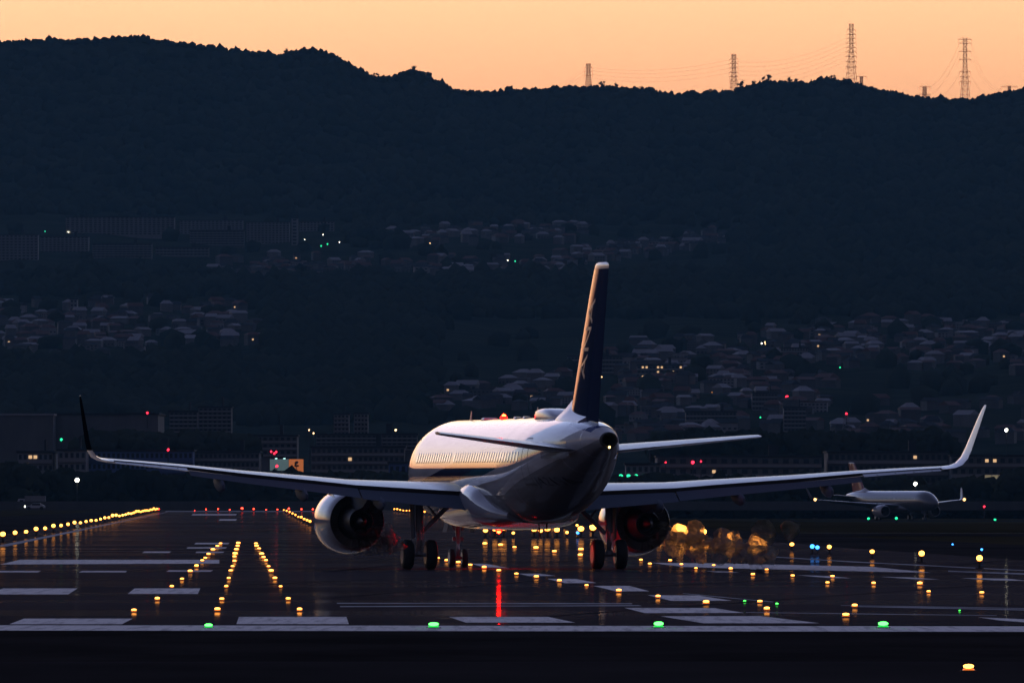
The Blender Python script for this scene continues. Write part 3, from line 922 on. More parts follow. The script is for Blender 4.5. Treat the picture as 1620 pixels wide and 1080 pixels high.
for i in range(4):
    b = MB(); b.tube(((432 + i * 14 - 453.5) * k, .3, -1), ((432 + i * 14 - 453.5) * k, .3, zc + 1), .15, n=6); b.build('post', M['steel'], root)
for i, X in enumerate((437, 450)):
    b = MB(); b.box(((X - 453.5) * k, -.7, H + (HZ - 725) * k), (.5, .3, .2)); b.build('lamp_head', lamp_mat('sign_lamp_%d' % i, (.5, .9, .85), 2.0), root)

# dark tree belts and hedges in front of the buildings
def belt(X0, X1, Ytop, Ybase, D, label, seed, step=2.6, rr_=(1.6, 3.0), var=5):
    q = random.Random(seed); pl = []; k = D / F
    X = X0
    while X < X1:
        X += q.uniform(.4, 1.0) * step
        top = Ytop + var * noise.noise(Vector((X * .025, seed * 3.3, 0))) * 1.6 + var * .5 * noise.noise(Vector((X * .1, seed, 4)))
        y = top + 4
        while y < Ybase:
            r = q.uniform(*rr_)
            DD = D + q.uniform(-12, 12)
            p = at(X + q.uniform(-3, 3), y + q.uniform(-2, 2), DD)
            pl.append((p.x, p.y, p.z, r, r * q.uniform(.7, 1.1)))
            y += 8
    blobs('tree_belt', pl, M['forest'], ICO2, label, jit=.42, seed=seed)
belt(-30, 46, 752, 800, 2760, 'dark rounded trees at the left edge behind the grass', 31)
belt(76, 185, 762, 800, 2770, 'dark bushes in front of the pale sheds', 32)
belt(170, 640, 764, 802, 2780, 'long dark belt of trees under the left wing', 33)
belt(130, 395, 700, 716, 3150, 'treetops showing above the shop row roof', 34, rr_=(2, 3.2), var=4)
belt(960, 1300, 770, 804, 2790, 'dark belt of trees behind the right engine', 35)
belt(1290, 1660, 774, 804, 2800, 'dark belt of trees behind the taxiing aircraft', 36)
belt(1040, 1500, 698, 722, 3300, 'dark wooded band above the hangar roofs', 37, rr_=(2, 3.5), var=4)
belt(1590, 1660, 752, 800, 2780, 'taller dark trees at the right edge', 38)
b = MB(); b.box((0, 2700, .9), (900, 4, 1.9))
bo = b.build('boundary_wall', M['wall_brown']); tag(bo, 'low dark boundary wall along the far end of the airfield', 'wall')

# ------------------------------------------------------------------ lamps far and near
LM = {}
def lens_mesh(m, r):
    key = ('lens', m, round(r, 3))
    if key not in LM:
        b = MB(); v, f = ICO1
        b.add([tuple(p * r) for p in v], [tuple(int(t) for t in q) for q in f])
        o = b.build('lens', M[m]); LM[key] = o.data; bpy.data.objects.remove(o)
    return LM[key]
def pole_mesh(h):
    key = ('pole', round(h))
    if key not in LM:
        b = MB(); b.tube((0, .3, -h - 1), (0, .3, .4), .14, .09, 6); b.tube((0, .3, .4), (0, -.2, .45), .08, n=5)
        o = b.build('pole', M['pole']); LM[key] = o.data; bpy.data.objects.remove(o)
    return LM[key]
def street_lamp(p, h, m, r, label, cat='street lamp', group='lamps of the town', name='street_lamp'):
    root = empty(name, p); tag(root, label, cat, group)
    link_mesh('pole', pole_mesh(h), root)
    link_mesh('lamp_lens', lens_mesh(m, r), root)
for X, Y, m, r, lab in [
    (563, 355, 'white', .40, 'brightest white lamp above the slabs right of the stair tower'), (547, 358, 'green_dim', .5, 'faint green lamp left of the brightest one above the slabs'),
    (511, 371, 'white', .26, 'small white lamp right of the stair tower'), (537, 383, 'white', .34, 'white lamp low right of the stair tower'),
    (482, 379, 'white', .25, 'small lamp just right of the stair tower foot'), (508, 389, 'green_dim', .6, 'faint greenish lamp under the short slab'),
    (518, 386, 'green_dim', .6, 'second faint greenish lamp under the short slab'), (409, 390, 'white', .26, 'small lamp below the slabs near the stair tower'),
    (488, 417, 'orange', .55, 'left of two orange lamps on the mid hillside'), (497, 417, 'orange', .62, 'right of two orange lamps on the mid hillside'),
    (459, 430, 'warm', .35, 'left of two small warm lamps left of the orange pair'), (464, 431, 'warm', .32, 'right of two small warm lamps left of the orange pair'),
    (152, 424, 'warm', .35, 'lone warm lamp on the dark wooded spur'), (108, 367, 'white', .3, 'lamp at the left end of the widest slab'), (71, 366, 'green_dim', .45, 'faint lamp left of the widest slab'),
    (655, 379, 'white', .3, 'white lamp at the left end of the upper terrace'), (654, 385, 'orange', .35, 'orange lamp under the left end of the upper terrace'),
    (680, 385, 'warm', .45, 'warm lamp right of the orange one on the upper terrace'), (701, 440, 'white', .22, 'tiny lamp below the lower terrace'),
    (775, 421, 'white', .40, 'bright lamp over the airliner roof, upper of two'), (803, 412, 'white', .38, 'bright lamp between the terraces'), (815, 413, 'green_dim', .55, 'dim lamp right beside the one between the terraces'),
    (778, 436, 'white', .42, 'lowest bright lamp on the lower terrace'), (788, 436, 'green_dim', .5, 'dim lamp right beside the lowest bright lamp'), (796, 430, 'green_dim', .55, 'dim lamp up and right of the lowest bright one'),
    (874, 405, 'white', .34, 'upper lamp of three left of the fin top'), (875, 414, 'white', .42, 'lower lamp of three left of the fin top'), (894, 411, 'white', .38, 'lamp nearest the fin top on its left'),
    (918, 404, 'green_dim', .45, 'faint lamp just above the fin top'),
    (1096, 631, 'white', .72, 'largest white lamp in the right hand town'), (1210, 541, 'warm', .36, 'upper lamp of the small trio in the right town'),
    (1205, 543, 'white', .34, 'left lamp of the small trio in the right town'), (1211, 544, 'warm', .34, 'lower lamp of the small trio in the right town'),
    (1303, 547, 'warm', .32, 'lone warm lamp on the upper right street'), (1552, 514, 'white', .55, 'bright lamp high at the right above the town'),
    (1329, 581, 'green_dim', .4, 'faint green lamp below the upper right street'), (1302, 599, 'orange', .25, 'tiny orange lamp below the upper right street'),
    (1104, 592, 'orange', .25, 'uppermost orange lamp on the winding street'), (1106, 598, 'orange', .25, 'second orange lamp on the winding street'), (1109, 606, 'orange', .25, 'third orange lamp on the winding street'),
    (1120, 616, 'orange', .25, 'fourth orange lamp on the winding street'), (1127, 620, 'orange', .25, 'lowest orange lamp on the winding street'),
    (1043, 580, 'warm', .35, 'first lamp of the warm row behind the fin'), (1051, 580, 'warm', .35, 'second lamp of the warm row behind the fin'), (1058, 580, 'warm', .35, 'third lamp of the warm row behind the fin'),
    (1072, 580, 'warm', .35, 'last lamp of the warm row behind the fin'), (1039, 588, 'orange', .35, 'left lamp below the warm row'), (1050, 588, 'orange', .35, 'middle lamp below the warm row'), (1074, 588, 'warm', .35, 'right lamp below the warm row'),
    (991, 572, 'orange', .28, 'orange lamp close right of the fin'), (992, 579, 'orange', .28, 'orange lamp close right of the fin, under another'), (952, 596, 'warm', .28, 'lamp at the right edge of the fin'),
    (960, 634, 'orange', .25, 'dim orange lamp low right of the fin'), (1203, 660, 'green_dim', .4, 'green lamp above the tailplane tip')]:
    p = on_hill(X, Y + 3); p.z = H + (HZ - Y) * p.y / F
    street_lamp(p, 6, m, r * .85, lab)
for X, Y, D, m, r, lab, hh in [
    (122, 759, 2740, 'white', .50, 'greenish white lamp before the pale shed under the winglet', 4), (1448, 765, 2760, 'white', .44, 'dazzling white lamp above the taxiing aircraft', 4),
    (1592, 680, 3500, 'white', .5, 'white lamp above the roofs right of the right winglet', 12), (331, 693, 3350, 'warm', .38, 'warm lamp in front of the dim tower blocks', 8),
    (496, 685, 3300, 'warm', .22, 'small lamp on the dim roofs over the engine', 8), (489, 680, 3300, 'warm', .2, 'upper small lamp on the dim roofs over the engine', 8),
    (626, 680, 3340, 'warm', .3, 'small lamp left of the airliner roof', 8), (44, 734, 2900, 'warm', .24, 'lamp beside the white fronted shed', 4),
    (97, 695, 3290, 'green_dim', .4, 'faint lamp on the warehouse front', 6), (1027, 757, 2800, 'white', .45, 'cold white lamp right of the airliner tail', 4), (1348, 697, 3400, 'green_dim', .4, 'faint lamp in the wooded band', 6)]:
    p = at(X, Y, D); street_lamp(p, hh, m, r, lab, group='lamps near the airfield fence')
for i, X in enumerate((478, 494.5, 511.5, 545.5, 561.5, 578, 595, 611)):
    p = at(X, 752 + i * .25, 2900); street_lamp(p, 5, 'white', .26, f'{ORD[i]} from the left in the row of apron lamps above the left wing', 'apron lamp', 'apron lamps in a row above the left wing', 'apron_lamp')
for i, X in enumerate((982, 994, 1006, 1017)):
    p = at(X, 753, 2850); street_lamp(p, 5, 'green_dim', .55, f'{ORD[i]} from the left of the pale green lamps right of the tail', 'apron lamp', 'pale green apron lamps', 'apron_lamp')
for X, Y, D, r, lab in [(233, 653, 3310, .34, 'red obstruction lamp on the grey warehouse roof'), (266, 711, 2935, .32, 'red lamp above the blue shop row'),
    (429, 714, 2860, .26, 'left red lamp of the trio above the billboard'), (434, 717, 2860, .26, 'middle red lamp of the trio above the billboard'), (437, 714.5, 2860, .26, 'right red lamp of the trio above the billboard'),
    (438, 737, 2800, .34, 'red lamp in front of the pale billboard half'), (1245, 628, 4700, .72, 'large red lamp over the right hand town'), (1339, 654, 4300, .42, 'red lamp on the thin mast'),
    (1096, 731, 3040, .46, 'brighter red lamp on the hangar roof'), (1109, 729.5, 3040, .26, 'small red lamp on the hangar roof'), (1053, 731, 3040, .24, 'dim red lamp left of the two on the hangar roof'),
    (1566, 768, 2790, .26, 'upper red lamp of the hut at the right'), (1557, 801, 2650, .26, 'red lamp low on the grass at the right')]:
    street_lamp(at(X, Y, D), 3, 'pink_red', r, lab, 'obstruction lamp', 'red obstruction lamps', 'obstruction_lamp')
b = MB(); pm_ = at(1339, 700, 4300)
for i in range(8):
    w0, w1 = 2.2 * (1 - i / 9), 2.2 * (1 - (i + 1) / 9)
    for sx in (-1, 1):
        b.tube((sx * w0, 0, i * 1.3), (sx * w1, 0, (i + 1) * 1.3), .12, n=4); b.tube((sx * w0, 0, i * 1.3), (-sx * w1, 0, (i + 1) * 1.3), .08, n=3)
o = b.build('radio_mast', M['steel']); o.location = (pm_.x, pm_.y, pm_.z); tag(o, 'thin lattice mast with a red lamp above the right wing', 'mast')

# runway lights
def fixture(kind, m):
    key = (kind, m)
    if key in LM: return LM[key]
    root = empty('edge_light' if kind == 'edge' else 'inset_light')
    if kind == 'edge':
        b = MB(); b.tube((0, 0, 0), (0, 0, .03), .16, n=12); b.tube((0, 0, .03), (0, 0, .20), .035, n=8); b.tube((0, 0, .20), (0, 0, .24), .09, .12, n=10)
        b.build('stand', M['fixture'], root)
        b = MB(); b.tube((0, 0, .221), (0, 0, .25), .09, .10, n=12, mi=1); v_, f_ = ICO2; b.add([(p[0] * .115, p[1] * .115, .345 + p[2] * .095) for p in v_], [tuple(int(t) for t in q) for q in f_])
        b.build('lens', [M[m], M[m + '_rim']], root)
    else:
        big = kind == 'big'
        s_ = 1.0
        b = MB(); b.tube((0, 0, 0.006), (0, 0, .018), .14 * s_, .13 * s_, n=14); b.tube((0, 0, .0181), (0, 0, .0184), .11 * s_, .10 * s_, n=14)
        b.build('housing', M['fixture'], root)
        b = MB(); b.tube((0, -.02, .0185), (0, -.02, .045), .105, .085, n=14, mi=1); v_, f_ = ICO2; b.add([(p[0] * .095, -.02 + p[1] * .075, .078 + p[2] * .034) for p in v_], [tuple(int(t) for t in q) for q in f_]); b.build('lens', [M[m], M[m + '_rim']], root)
    LM[key] = root
    root.hide_render = False
    LM[(key, 'n')] = 0
    return root
JIT = random.Random(77)
def put_light(kind, m, p, label, cat, group, s=1.0):
    root = fixture(kind, m)
    if LM[((kind, m), 'n')] > 0: root = copy_tree(root)
    LM[((kind, m), 'n')] += 1
    s *= JIT.uniform(.85, 1.2) * (.66 if m == 'green' else .78 if kind == 'inset' else 1.0)
    root.location = p; root.scale = (s, s, s * JIT.uniform(.9, 1.15))
    tag(root, label, cat, group)
    return root
for k in range(37):
    D = 795 + k * 43.8
    m = 'red' if k == 36 else ('amber_far' if k > 22 else 'amber')
    put_light('edge', m, (edge_x(D, -14.65), D, .0), f'amber edge light, {ORD[k]} from the near end of the left runway row' if k < 36 else 'red light closing the left runway edge row', 'runway light', 'edge lights along the left runway side', 1.35 + max(0, D - 1300) / 2600)
for k in range(-0, 46):
    D = 504 + k * 42.6
    if D > 2390: break
    m = 'amber_far' if D > 1500 else 'amber'
    lab = f'amber edge light, {ORD[k]} from the near end of the right runway row' if k < 27 else f'amber light, {ORD[k - 27]} beyond the engine in the crowded far right row'
    put_light('edge', m, (edge_x(D, 29.45), D, .0), lab, 'runway light', 'edge lights along the right runway side', .95 + (.9 if k in (7, 8) else .5 if 7 < k < 13 else 0) + max(0, D - 1300) / 2600)
for k, X in enumerate((308, 326, 345, 363.5, 383, 401.5, 421, 439, 457, 477, 495, 514, 533, 552)):
    p = on_ground(X, 808.9)
    put_light('edge', 'red', p, f'red runway end light, {ORD[k]} from the left', 'runway light', 'red lights across the runway end', [.8, 1.1, 1.2, 1.2, 1.7, 1.4, 1.0, 1.2, 1.6, 1.3, 1.3, 1.3, 1.3, 1.3][k])
# left edge of the paved turn-off glows near the right engine: row that ends at the left engine
for k in range(10):
    X = 449 + k * 4.6; Y = 809.8 + k * 2.35
    put_light('edge', 'amber_far', on_ground(X, Y), f'amber light, {ORD[k]} from the far end of the slanting row beside the left engine', 'runway light', 'slanting row beside the left engine', 1.15)
rows = [('left', [(212, 966), (249, 948), (272, 928), (288, 916), (301, 904), (311, 896), (320, 887), (325, 883), (330, 877), (337, 870), (344, 864), (349, 860)]),
        ('middle', [(344, 965), (351, 948), (358, 928), (362, 915), (365, 903), (368, 896), (371, 888), (371, 881), (372, 877), (374, 870), (376, 864), (377, 860)]),
        ('right', [(474, 965), (456, 948), (444, 928), (435, 915), (429, 904), (425, 896), (421, 887), (417, 882), (414, 877), (410, 868), (406, 864), (405, 860)])]
for nm, pts in rows:
    for k, (X, Y) in enumerate(pts):
        put_light('inset', 'amber', on_ground(X, Y + 1, .004), f'amber inset light, {ORD[k]} from the near end of the {nm} converging row', 'inset light', f'{nm} of three converging light rows', .9 + .25 * (k > 3) + .3 * (k > 7))
for k, (X, Y) in enumerate([(693, 884), (707, 888), (725, 891), (744, 895), (766, 899), (789, 904), (817, 909), (848.5, 914), (885, 920), (928, 927), (979, 936), (1041, 945), (1117, 955), (1213, 965), (1338, 975)]):
    put_light('inset', 'amber', on_ground(X, Y, .004), f'amber inset light, {ORD[k]} from the left in the row running out under the airliner', 'inset light', 'row of inset lights running out under the airliner', 1.2 if k < 6 else 1.0)
for k, (X, Y) in enumerate([(1014, 887), (1028, 893), (1060, 888), (1078, 894), (1101, 900), (1129, 895), (1156, 901), (1213, 902), (1191, 910), (1254, 912), (1317, 913), (1309, 923), (1382, 924), (1455, 925),
                            (1469, 937), (1553, 939), (1202, 953), (1352, 960)]):
    put_light('inset', 'amber', on_ground(X, Y, .004), f'amber inset light, {ORD[k]} from the left in the scatter right of the right engine', 'inset light', 'scattered inset lights right of the airliner', 1.0 if Y < 930 else .85)
for k, (X, Y) in enumerate([(767, 862), (792, 864), (814, 867), (848, 869), (877, 874), (919, 871), (918, 880)]):
    put_light('inset', 'amber', on_ground(X, Y, .004), f'amber inset light, {ORD[k]} from the left on the runway seen beneath the fuselage', 'inset light', 'inset lights seen beneath the fuselage', 1.7)
for k, X in enumerate((768, 783, 797, 812, 845, 855, 866, 881, 897, 919, 938)):
    put_light('edge', 'amber', on_ground(X, 850), f'amber light, {ORD[k]} from the left in the low row just under the belly', 'runway light', 'low row just under the belly', 1.0 if k in (3, 8) else 1.7)
for k, X in enumerate((330, 686, 1042, 1397)):
    put_light('inset', 'green', on_ground(X, 993, .012), f'green threshold light, {ORD[k]} from the left on the long white line', 'threshold light', 'green lights on the threshold line', 1.55)
for k, (X, Y, s_) in enumerate([(1178, 951, .5), (1229, 956, .55), (1518, 966, .4)]):
    put_light('inset', 'green', on_ground(X, Y, .004), f'small green inset light, {ORD[k]} from the left between the amber ones', 'inset light', 'small green inset lights', s_)
for k, (X, D) in enumerate(((1374, 1500), (1418, 1500), (1574, 1520))):
    x = (X - 810) * D / F
    put_light('edge', 'green_dim', (x, D, ground_z(x, D) - .05), f'faint green light, {ORD[k]} from the left on the grass before the taxiing aircraft', 'taxiway light', 'faint green lights on the grass', 1.5)
put_light('edge', 'blue', on_ground(1285, 876), 'left half of the bright blue double light past the right engine', 'taxiway light', 'blue taxiway lights', .9)
put_light('edge', 'blue', on_ground(1293, 876), 'right half of the bright blue double light past the right engine', 'taxiway light', 'blue taxiway lights', .9)
put_light('edge', 'blue', on_ground(1553, 875), 'small blue light at the far right above the runway edge', 'taxiway light', 'blue taxiway lights', .5)
put_light('edge', 'blue', on_ground(1507, 865), 'dim blue light on the grass at the right', 'taxiway light', 'blue taxiway lights', .45)
put_light('edge', 'blue', on_ground(914, 850), 'blue light beneath the tail beside the amber blobs', 'taxiway light', 'blue taxiway lights', .9)
put_light('inset', 'amber', on_ground(1532, 1061, .006), 'large orange inset light alone on the near pavement', 'inset light', 'near pavement light', 1.25)

# ------------------------------------------------------------------ the airliner
def pchip(xs, ys):
    xs = np.array(xs, float); ys = np.array(ys, float); h = np.diff(xs); d = np.diff(ys) / h
    m = np.zeros(len(xs)); m[0], m[-1] = d[0], d[-1]
    for i in range(1, len(xs) - 1):
        if d[i - 1] * d[i] > 0:
            w1, w2 = 2 * h[i] + h[i - 1], h[i] + 2 * h[i - 1]
            m[i] = (w1 + w2) / (w1 / d[i - 1] + w2 / d[i])
    def f(x):
        x = min(max(x, xs[0]), xs[-1]); i = min(int(np.searchsorted(xs, x, side='right')) - 1, len(h) - 1); t = (x - xs[i]) / h[i]
        return float(ys[i] * (1 + 2 * t) * (1 - t) ** 2 + h[i] * m[i] * t * (1 - t) ** 2 + ys[i + 1] * t * t * (3 - 2 * t) + h[i] * m[i + 1] * t * t * (t - 1))
    return f
ST = [(0, .04, 3.26, 3.34), (.15, .38, 3.0, 3.66), (.5, .72, 2.68, 4.0), (1.2, 1.12, 2.33, 4.45), (2.2, 1.5, 2.06, 5.02), (3.2, 1.74, 1.93, 5.5), (4.5, 1.92, 1.84, 5.82),
      (6, 1.975, 1.79, 5.92), (15, 1.975, 1.79, 5.92), (24, 1.975, 1.79, 5.92), (26, 1.95, 1.90, 5.92), (28, 1.87, 2.22, 5.92), (30, 1.68, 2.74, 5.90), (32, 1.40, 3.32, 5.86),
      (34, 1.06, 3.90, 5.76), (35.5, .77, 4.30, 5.62), (36.8, .50, 4.60, 5.42), (37.5, .36, 4.68, 5.30)]
f_hw = pchip([s[0] for s in ST], [s[1] for s in ST]); f_zb = pchip([s[0] for s in ST], [s[2] for s in ST]); f_zt = pchip([s[0] for s in ST], [s[3] for s in ST])
GEAR = 17.71
def P3(a, b_, z): return Vector((-b_, GEAR - a, z))       # station, left offset, height -> local
def sec(a):
    return f_hw(a), (f_zb(a) + f_zt(a)) / 2, (f_zt(a) - f_zb(a)) / 2
def skin(a, phi, off=0.0):
    hw, zc, hh = sec(a)
    return P3(a, (hw + off) * math.cos(phi), zc + (hh + off) * math.sin(phi))
def phi_of(a, z):
    hw, zc, hh = sec(a); return math.asin(max(-1, min(1, (z - zc) / hh)))
def patch(b, a0, a1, z0, z1, off, na=6, nz=8, mi=0, side=1):
    vs = []
    for j in range(nz + 1):
        for i in range(na + 1):
            a = a0 + (a1 - a0) * i / na; z = z0 + (z1 - z0) * j / nz
            ph = phi_of(a, z); ph = ph if side > 0 else math.pi - ph
            vs.append(skin(a, ph, off))
    n = na + 1
    b.add(vs, [(j * n + i, j * n + i + 1, (j + 1) * n + i + 1, (j + 1) * n + i) for j in range(nz) for i in range(na)], mi)
def foil(tc, x0=0.0, x1=1.0, n=14, camber=.012):
    def yt(x): return 5 * tc * (.2969 * math.sqrt(x) - .126 * x - .3516 * x * x + .2843 * x ** 3 - .1030 * x ** 4)
    def yc(x): return camber * 4 * x * (1 - x) - camber * .3 * math.sin(math.pi * x * x)
    xs = [x0 + (x1 - x0) * (.5 - .5 * math.cos(math.pi * i / n)) if x0 == 0 else x0 + (x1 - x0) * i / n for i in range(n + 1)]
    up = [(x, yc(x) + yt(x)) for x in xs]; lo = [(x, yc(x) - yt(x)) for x in xs]
    return up[::-1] + lo[1:]          # from trailing edge over the top to the nose and back below

WS = [(1.2, 11.9, 19.0, 2.73, .13), (2.0, 12.3, 19.0, 2.78, .13), (4.0, 13.25, 19.0, 2.93, .118), (6.4, 14.5, 19.1, 3.10, .108), (8.1, 15.35, 19.45, 3.28, .105),
      (11, 16.85, 20.1, 3.56, .10), (13.4, 18.08, 20.62, 3.82, .10), (15.2, 19.0, 21.02, 3.98, .10), (16.6, 19.68, 21.33, 4.09, .10)]
def winterp(b_, k): return float(np.interp(b_, [w[0] for w in WS], [w[k] for w in WS]))
def wing_ring(b_, x0=0.0, x1=1.0, n=14, da=0.0, dz=0.0, rot=0.0):
    le, te, zte, tc = (winterp(b_, k) for k in (1, 2, 3, 4)); c = te - le; inc = R(1.6) if b_ < 7 else R(1.6 - (b_ - 7) * .10)
    out = []
    for x, y in foil(tc, x0, x1, n):
        if rot:
            dx, dy = x - x0, y
            x = x0 + dx * math.cos(rot) + dy * math.sin(rot) * 1.0; y = dy * math.cos(rot) - dx * math.sin(rot)
        a = le + c * x + da
        z = zte + c * (1 - x) * math.sin(inc) + c * y + dz
        out.append((a, z))
    return out
def surface(b, stations, side, **kw):
    rings = []
    for b_ in stations:
        rings.append([P3(a, side * b_, z) for a, z in wing_ring(b_, **kw)])
    n0 = len(b.m)
    b.loft(rings)
    if kw.get('x0', 0) == 0 and kw.get('x1', 1) < .9:      # the blunt rear face is coloured dark for the flap cove's shade
        nr_ = len(rings[0])
        for i in range(len(rings) - 1): b.m[n0 + i * nr_ + nr_ - 1] = 1

def text_mesh(body, size):
    cu = bpy.data.curves.new('lettering', 'FONT'); cu.body = body; cu.size = size; cu.align_x = 'CENTER'; cu.align_y = 'CENTER'
    o = bpy.data.objects.new('lettering', cu); C.objects.link(o)
    bpy.context.view_layer.update()
    me = bpy.data.meshes.new_from_object(o.evaluated_get(bpy.context.evaluated_depsgraph_get()))
    bpy.data.objects.remove(o)
    bm = bmesh.new(); bm.from_mesh(me); bm.verts.ensure_lookup_table()
    bmesh.ops.triangulate(bm, faces=bm.faces)
    bmesh.ops.subdivide_edges(bm, edges=bm.edges, cuts=2)
    vs = [v.co.copy() for v in bm.verts]; fs = [tuple(v.index for v in f.verts) for f in bm.faces]
    bm.free(); return vs, fs

def build_airliner(name, label, hull, finm, rudm, main=True, lights=True):
    root = empty(name); tag(root, label, 'airliner')
    # fuselage
    na = 110; nr = 56
    st = [37.5 * (i / na) ** 1.0 for i in range(na + 1)]
    st = [0, .03, .08, .15, .25] + [s for s in st if s > .3]
    rings = [[skin(a, 2 * math.pi * k / nr) for k in range(nr)] for a in st]
    b = MB(); b.loft(rings, cap1=False)
    b.build('fuselage', hull, root, smooth=True, angle=60)
    # exhaust of the auxiliary power unit
    hw, zc, hh = sec(37.5)
    r_in = .25
    prof = [(37.5, .355, .31), (37.62, .31, .285), (37.62, .25, .24), (37.3, .24, .23), (36.6, .22, .21), (36.4, .02, .02)]
    b = MB(); b.loft([[P3(a, rx * math.cos(2 * math.pi * k / 28), zc + rz * math.sin(2 * math.pi * k / 28)) for k in range(28)] for a, rx, rz in prof], cap0=False)
    ap = b.build('exhaust_cone', M['dark'], root, smooth=True)
    if lights:
        v, f = ICO2; b = MB(); c0 = P3(37.66, .0, zc - .27)
        b.add([tuple(Vector(p) * .045 + c0) for p in v], [tuple(int(t) for t in q) for q in f]); b.build('tail_light', M['tail_lamp'], root)
    # belly fairing with shoulders over the wing root
    fr = []
    BF = [(10.2, 1.3, 1.80, 2.6, .3), (11.2, 1.85, 1.66, 3.0, .7), (12.4, 2.12, 1.58, 3.25, 1), (15, 2.2, 1.54, 3.35, 1), (18.0, 2.24, 1.54, 3.60, 1), (19.6, 2.20, 1.56, 3.42, 1), (20.8, 2.02, 1.60, 3.0, .9), (22.0, 1.75, 1.70, 2.65, .6), (23.2, 1.3, 1.82, 2.35, .3)]
    f1 = pchip([q[0] for q in BF], [q[1] for q in BF]); f2 = pchip([q[0] for q in BF], [q[2] for q in BF]); f3 = pchip([q[0] for q in BF], [q[3] for q in BF])
    for i in range(41):
        a = 10.2 + 13 * i / 40; hw_, zb_, zt_ = f1(a), f2(a), f3(a); ring = []
        for k in range(40):
            t = 2 * math.pi * k / 40; c, s_ = math.cos(t), math.sin(t); e = .62
            zc_ = (zb_ + zt_) / 2; hh_ = (zt_ - zb_) / 2
            ring.append(P3(a, hw_ * math.copysign(abs(c) ** e, c), zc_ + hh_ * math.copysign(abs(s_) ** .75, s_)))
        fr.append(ring)
    b = MB(); b.loft(fr); b.build('belly_fairing', M['nacelle'] if main else hull, root, smooth=True, angle=60)
    # wings
    for side in (1, -1):
        b = MB(); surface(b, [1.2, 2, 3, 4, 5.2, 6.4, 8.1, 9.6, 11, 12.2, 13.4], side, x0=0, x1=.80)
        surface(b, [13.4, 14.2, 15.2, 16.0, 16.45], side, x0=0, x1=.80)
        surface(b, [16.45, 16.6], side, x0=0, x1=1.0)
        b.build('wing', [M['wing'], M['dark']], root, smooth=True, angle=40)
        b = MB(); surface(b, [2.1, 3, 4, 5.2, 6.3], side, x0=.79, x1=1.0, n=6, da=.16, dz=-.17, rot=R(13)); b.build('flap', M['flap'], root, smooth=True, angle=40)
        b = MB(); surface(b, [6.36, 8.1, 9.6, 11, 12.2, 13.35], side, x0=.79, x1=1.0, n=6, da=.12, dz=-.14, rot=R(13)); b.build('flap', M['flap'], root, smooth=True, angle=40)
        b = MB(); surface(b, [13.45, 14.5, 15.5, 16.4], side, x0=.805, x1=1.0, n=6, dz=-.03, rot=R(6)); b.build('aileron', M['wing'], root, smooth=True, angle=40)
        # winglet
        WL = [(16.6, 4.09, 19.68, 1.65, 0), (16.95, 4.14, 19.86, 1.55, 12), (17.2, 4.26, 20.06, 1.45, 38), (17.38, 4.5, 20.3, 1.32, 62), (17.5, 4.85, 20.55, 1.2, 74), (17.64, 5.4, 20.95, 1.02, 77),
              (17.78, 5.95, 21.35, .82, 78), (17.89, 6.38, 21.7, .60, 78), (17.95, 6.6, 22.0, .34, 78)]
        rings = []
        for (b_, z_, le, c, cant) in WL:
            cn = R(cant); ring = []
            for x, y in foil(.09, camber=.008):
                o_ = c * y
                zz = z_ + c * (1 - x) * .02 + o_ * math.cos(cn); bb_ = b_ - o_ * math.sin(cn)
                ring.append(P3(le + c * x, side * bb_, zz))
            rings.append(ring)
        b = MB(); b.loft(rings)
        nr_ = len(rings[0])
        for i in range(3, len(rings) - 1):
            for k in range(nr_ // 2, nr_): b.m[i * nr_ + k] = 1
        b.build('winglet', [M['winglet'], M['dark_navy']] if main else [hull, hull], root, smooth=True, angle=40)
        # flap track fairings
        for bb_, ln in ((5.55, 1.0), (8.7, 1.0), (12.1, .85)) if main else ():
            le, te, zt_ = (winterp(bb_, k) for k in (1, 2, 3)); rings = []
            for u, r_ in ((0, .02), (.12, .10), (.3, .17), (.55, .20), (.78, .19), (.92, .14), (1, .07)):
                a = te - 2.1 * ln + 2.75 * ln * u; zc_ = zt_ - .27 - .25 * u - r_ * .3
                rings.append([P3(a, side * bb_ + r_ * .72 * math.cos(t), zc_ + r_ * 1.3 * math.sin(t)) for t in [2 * math.pi * k / 14 for k in range(14)]])
            b = MB(); b.loft(rings); b.build('flap_track_fairing', M['flap'], root, smooth=True, angle=50)
        # static wicks
        if main:
            b = MB()
            for bb_ in (13.9, 14.6, 15.3, 16.0):
                p = P3(winterp(bb_, 2) + .02, side * bb_, winterp(bb_, 3) - .02); b.tube(p, p + Vector((0, -.28, -.02)), .012, n=4)
            b.build('static_wick', M['dark'], root)
    # tailplane
    for side in (1, -1):
        TP = [(.45, 31.0, 34.95, 4.60), (1.2, 31.45, 35.05, 4.68), (3.6, 33.0, 35.55, 4.93), (6.0, 34.6, 36.05, 5.18), (6.2, 34.85, 36.08, 5.2)]
        def tp(x0, x1, cut, shrink=0):
            rings = []
            for (b_, le, te, z_) in TP:
                c = te - le
                rings.append([P3(le + c * x, side * b_, z_ + c * y * (1.0) + c * (x - .6) * -.012) for x, y in foil(.095, x0, x1, 12, 0.0)])
            return rings
        b = MB(); b.loft(tp(0, .70, 0)); b.build('tailplane', M['wing'] if main else hull, root, smooth=True, angle=40)
        b = MB(); b.loft(tp(.708, 1, 0)); b.build('elevator', M['wing'] if main else hull, root, smooth=True, angle=40)
    # fin, dorsal fillet and rudder
    FS = [(5.55, 29.9, 35.35), (6.2, 30.35, 35.5), (7.5, 31.33, 35.92), (9.0, 32.5, 36.4), (10.5, 33.7, 36.88), (11.3, 34.4, 37.14), (11.62, 34.75, 37.25)]
    def fin_le(z): return float(np.interp(z, [q[0] for q in FS], [q[1] for q in FS]))
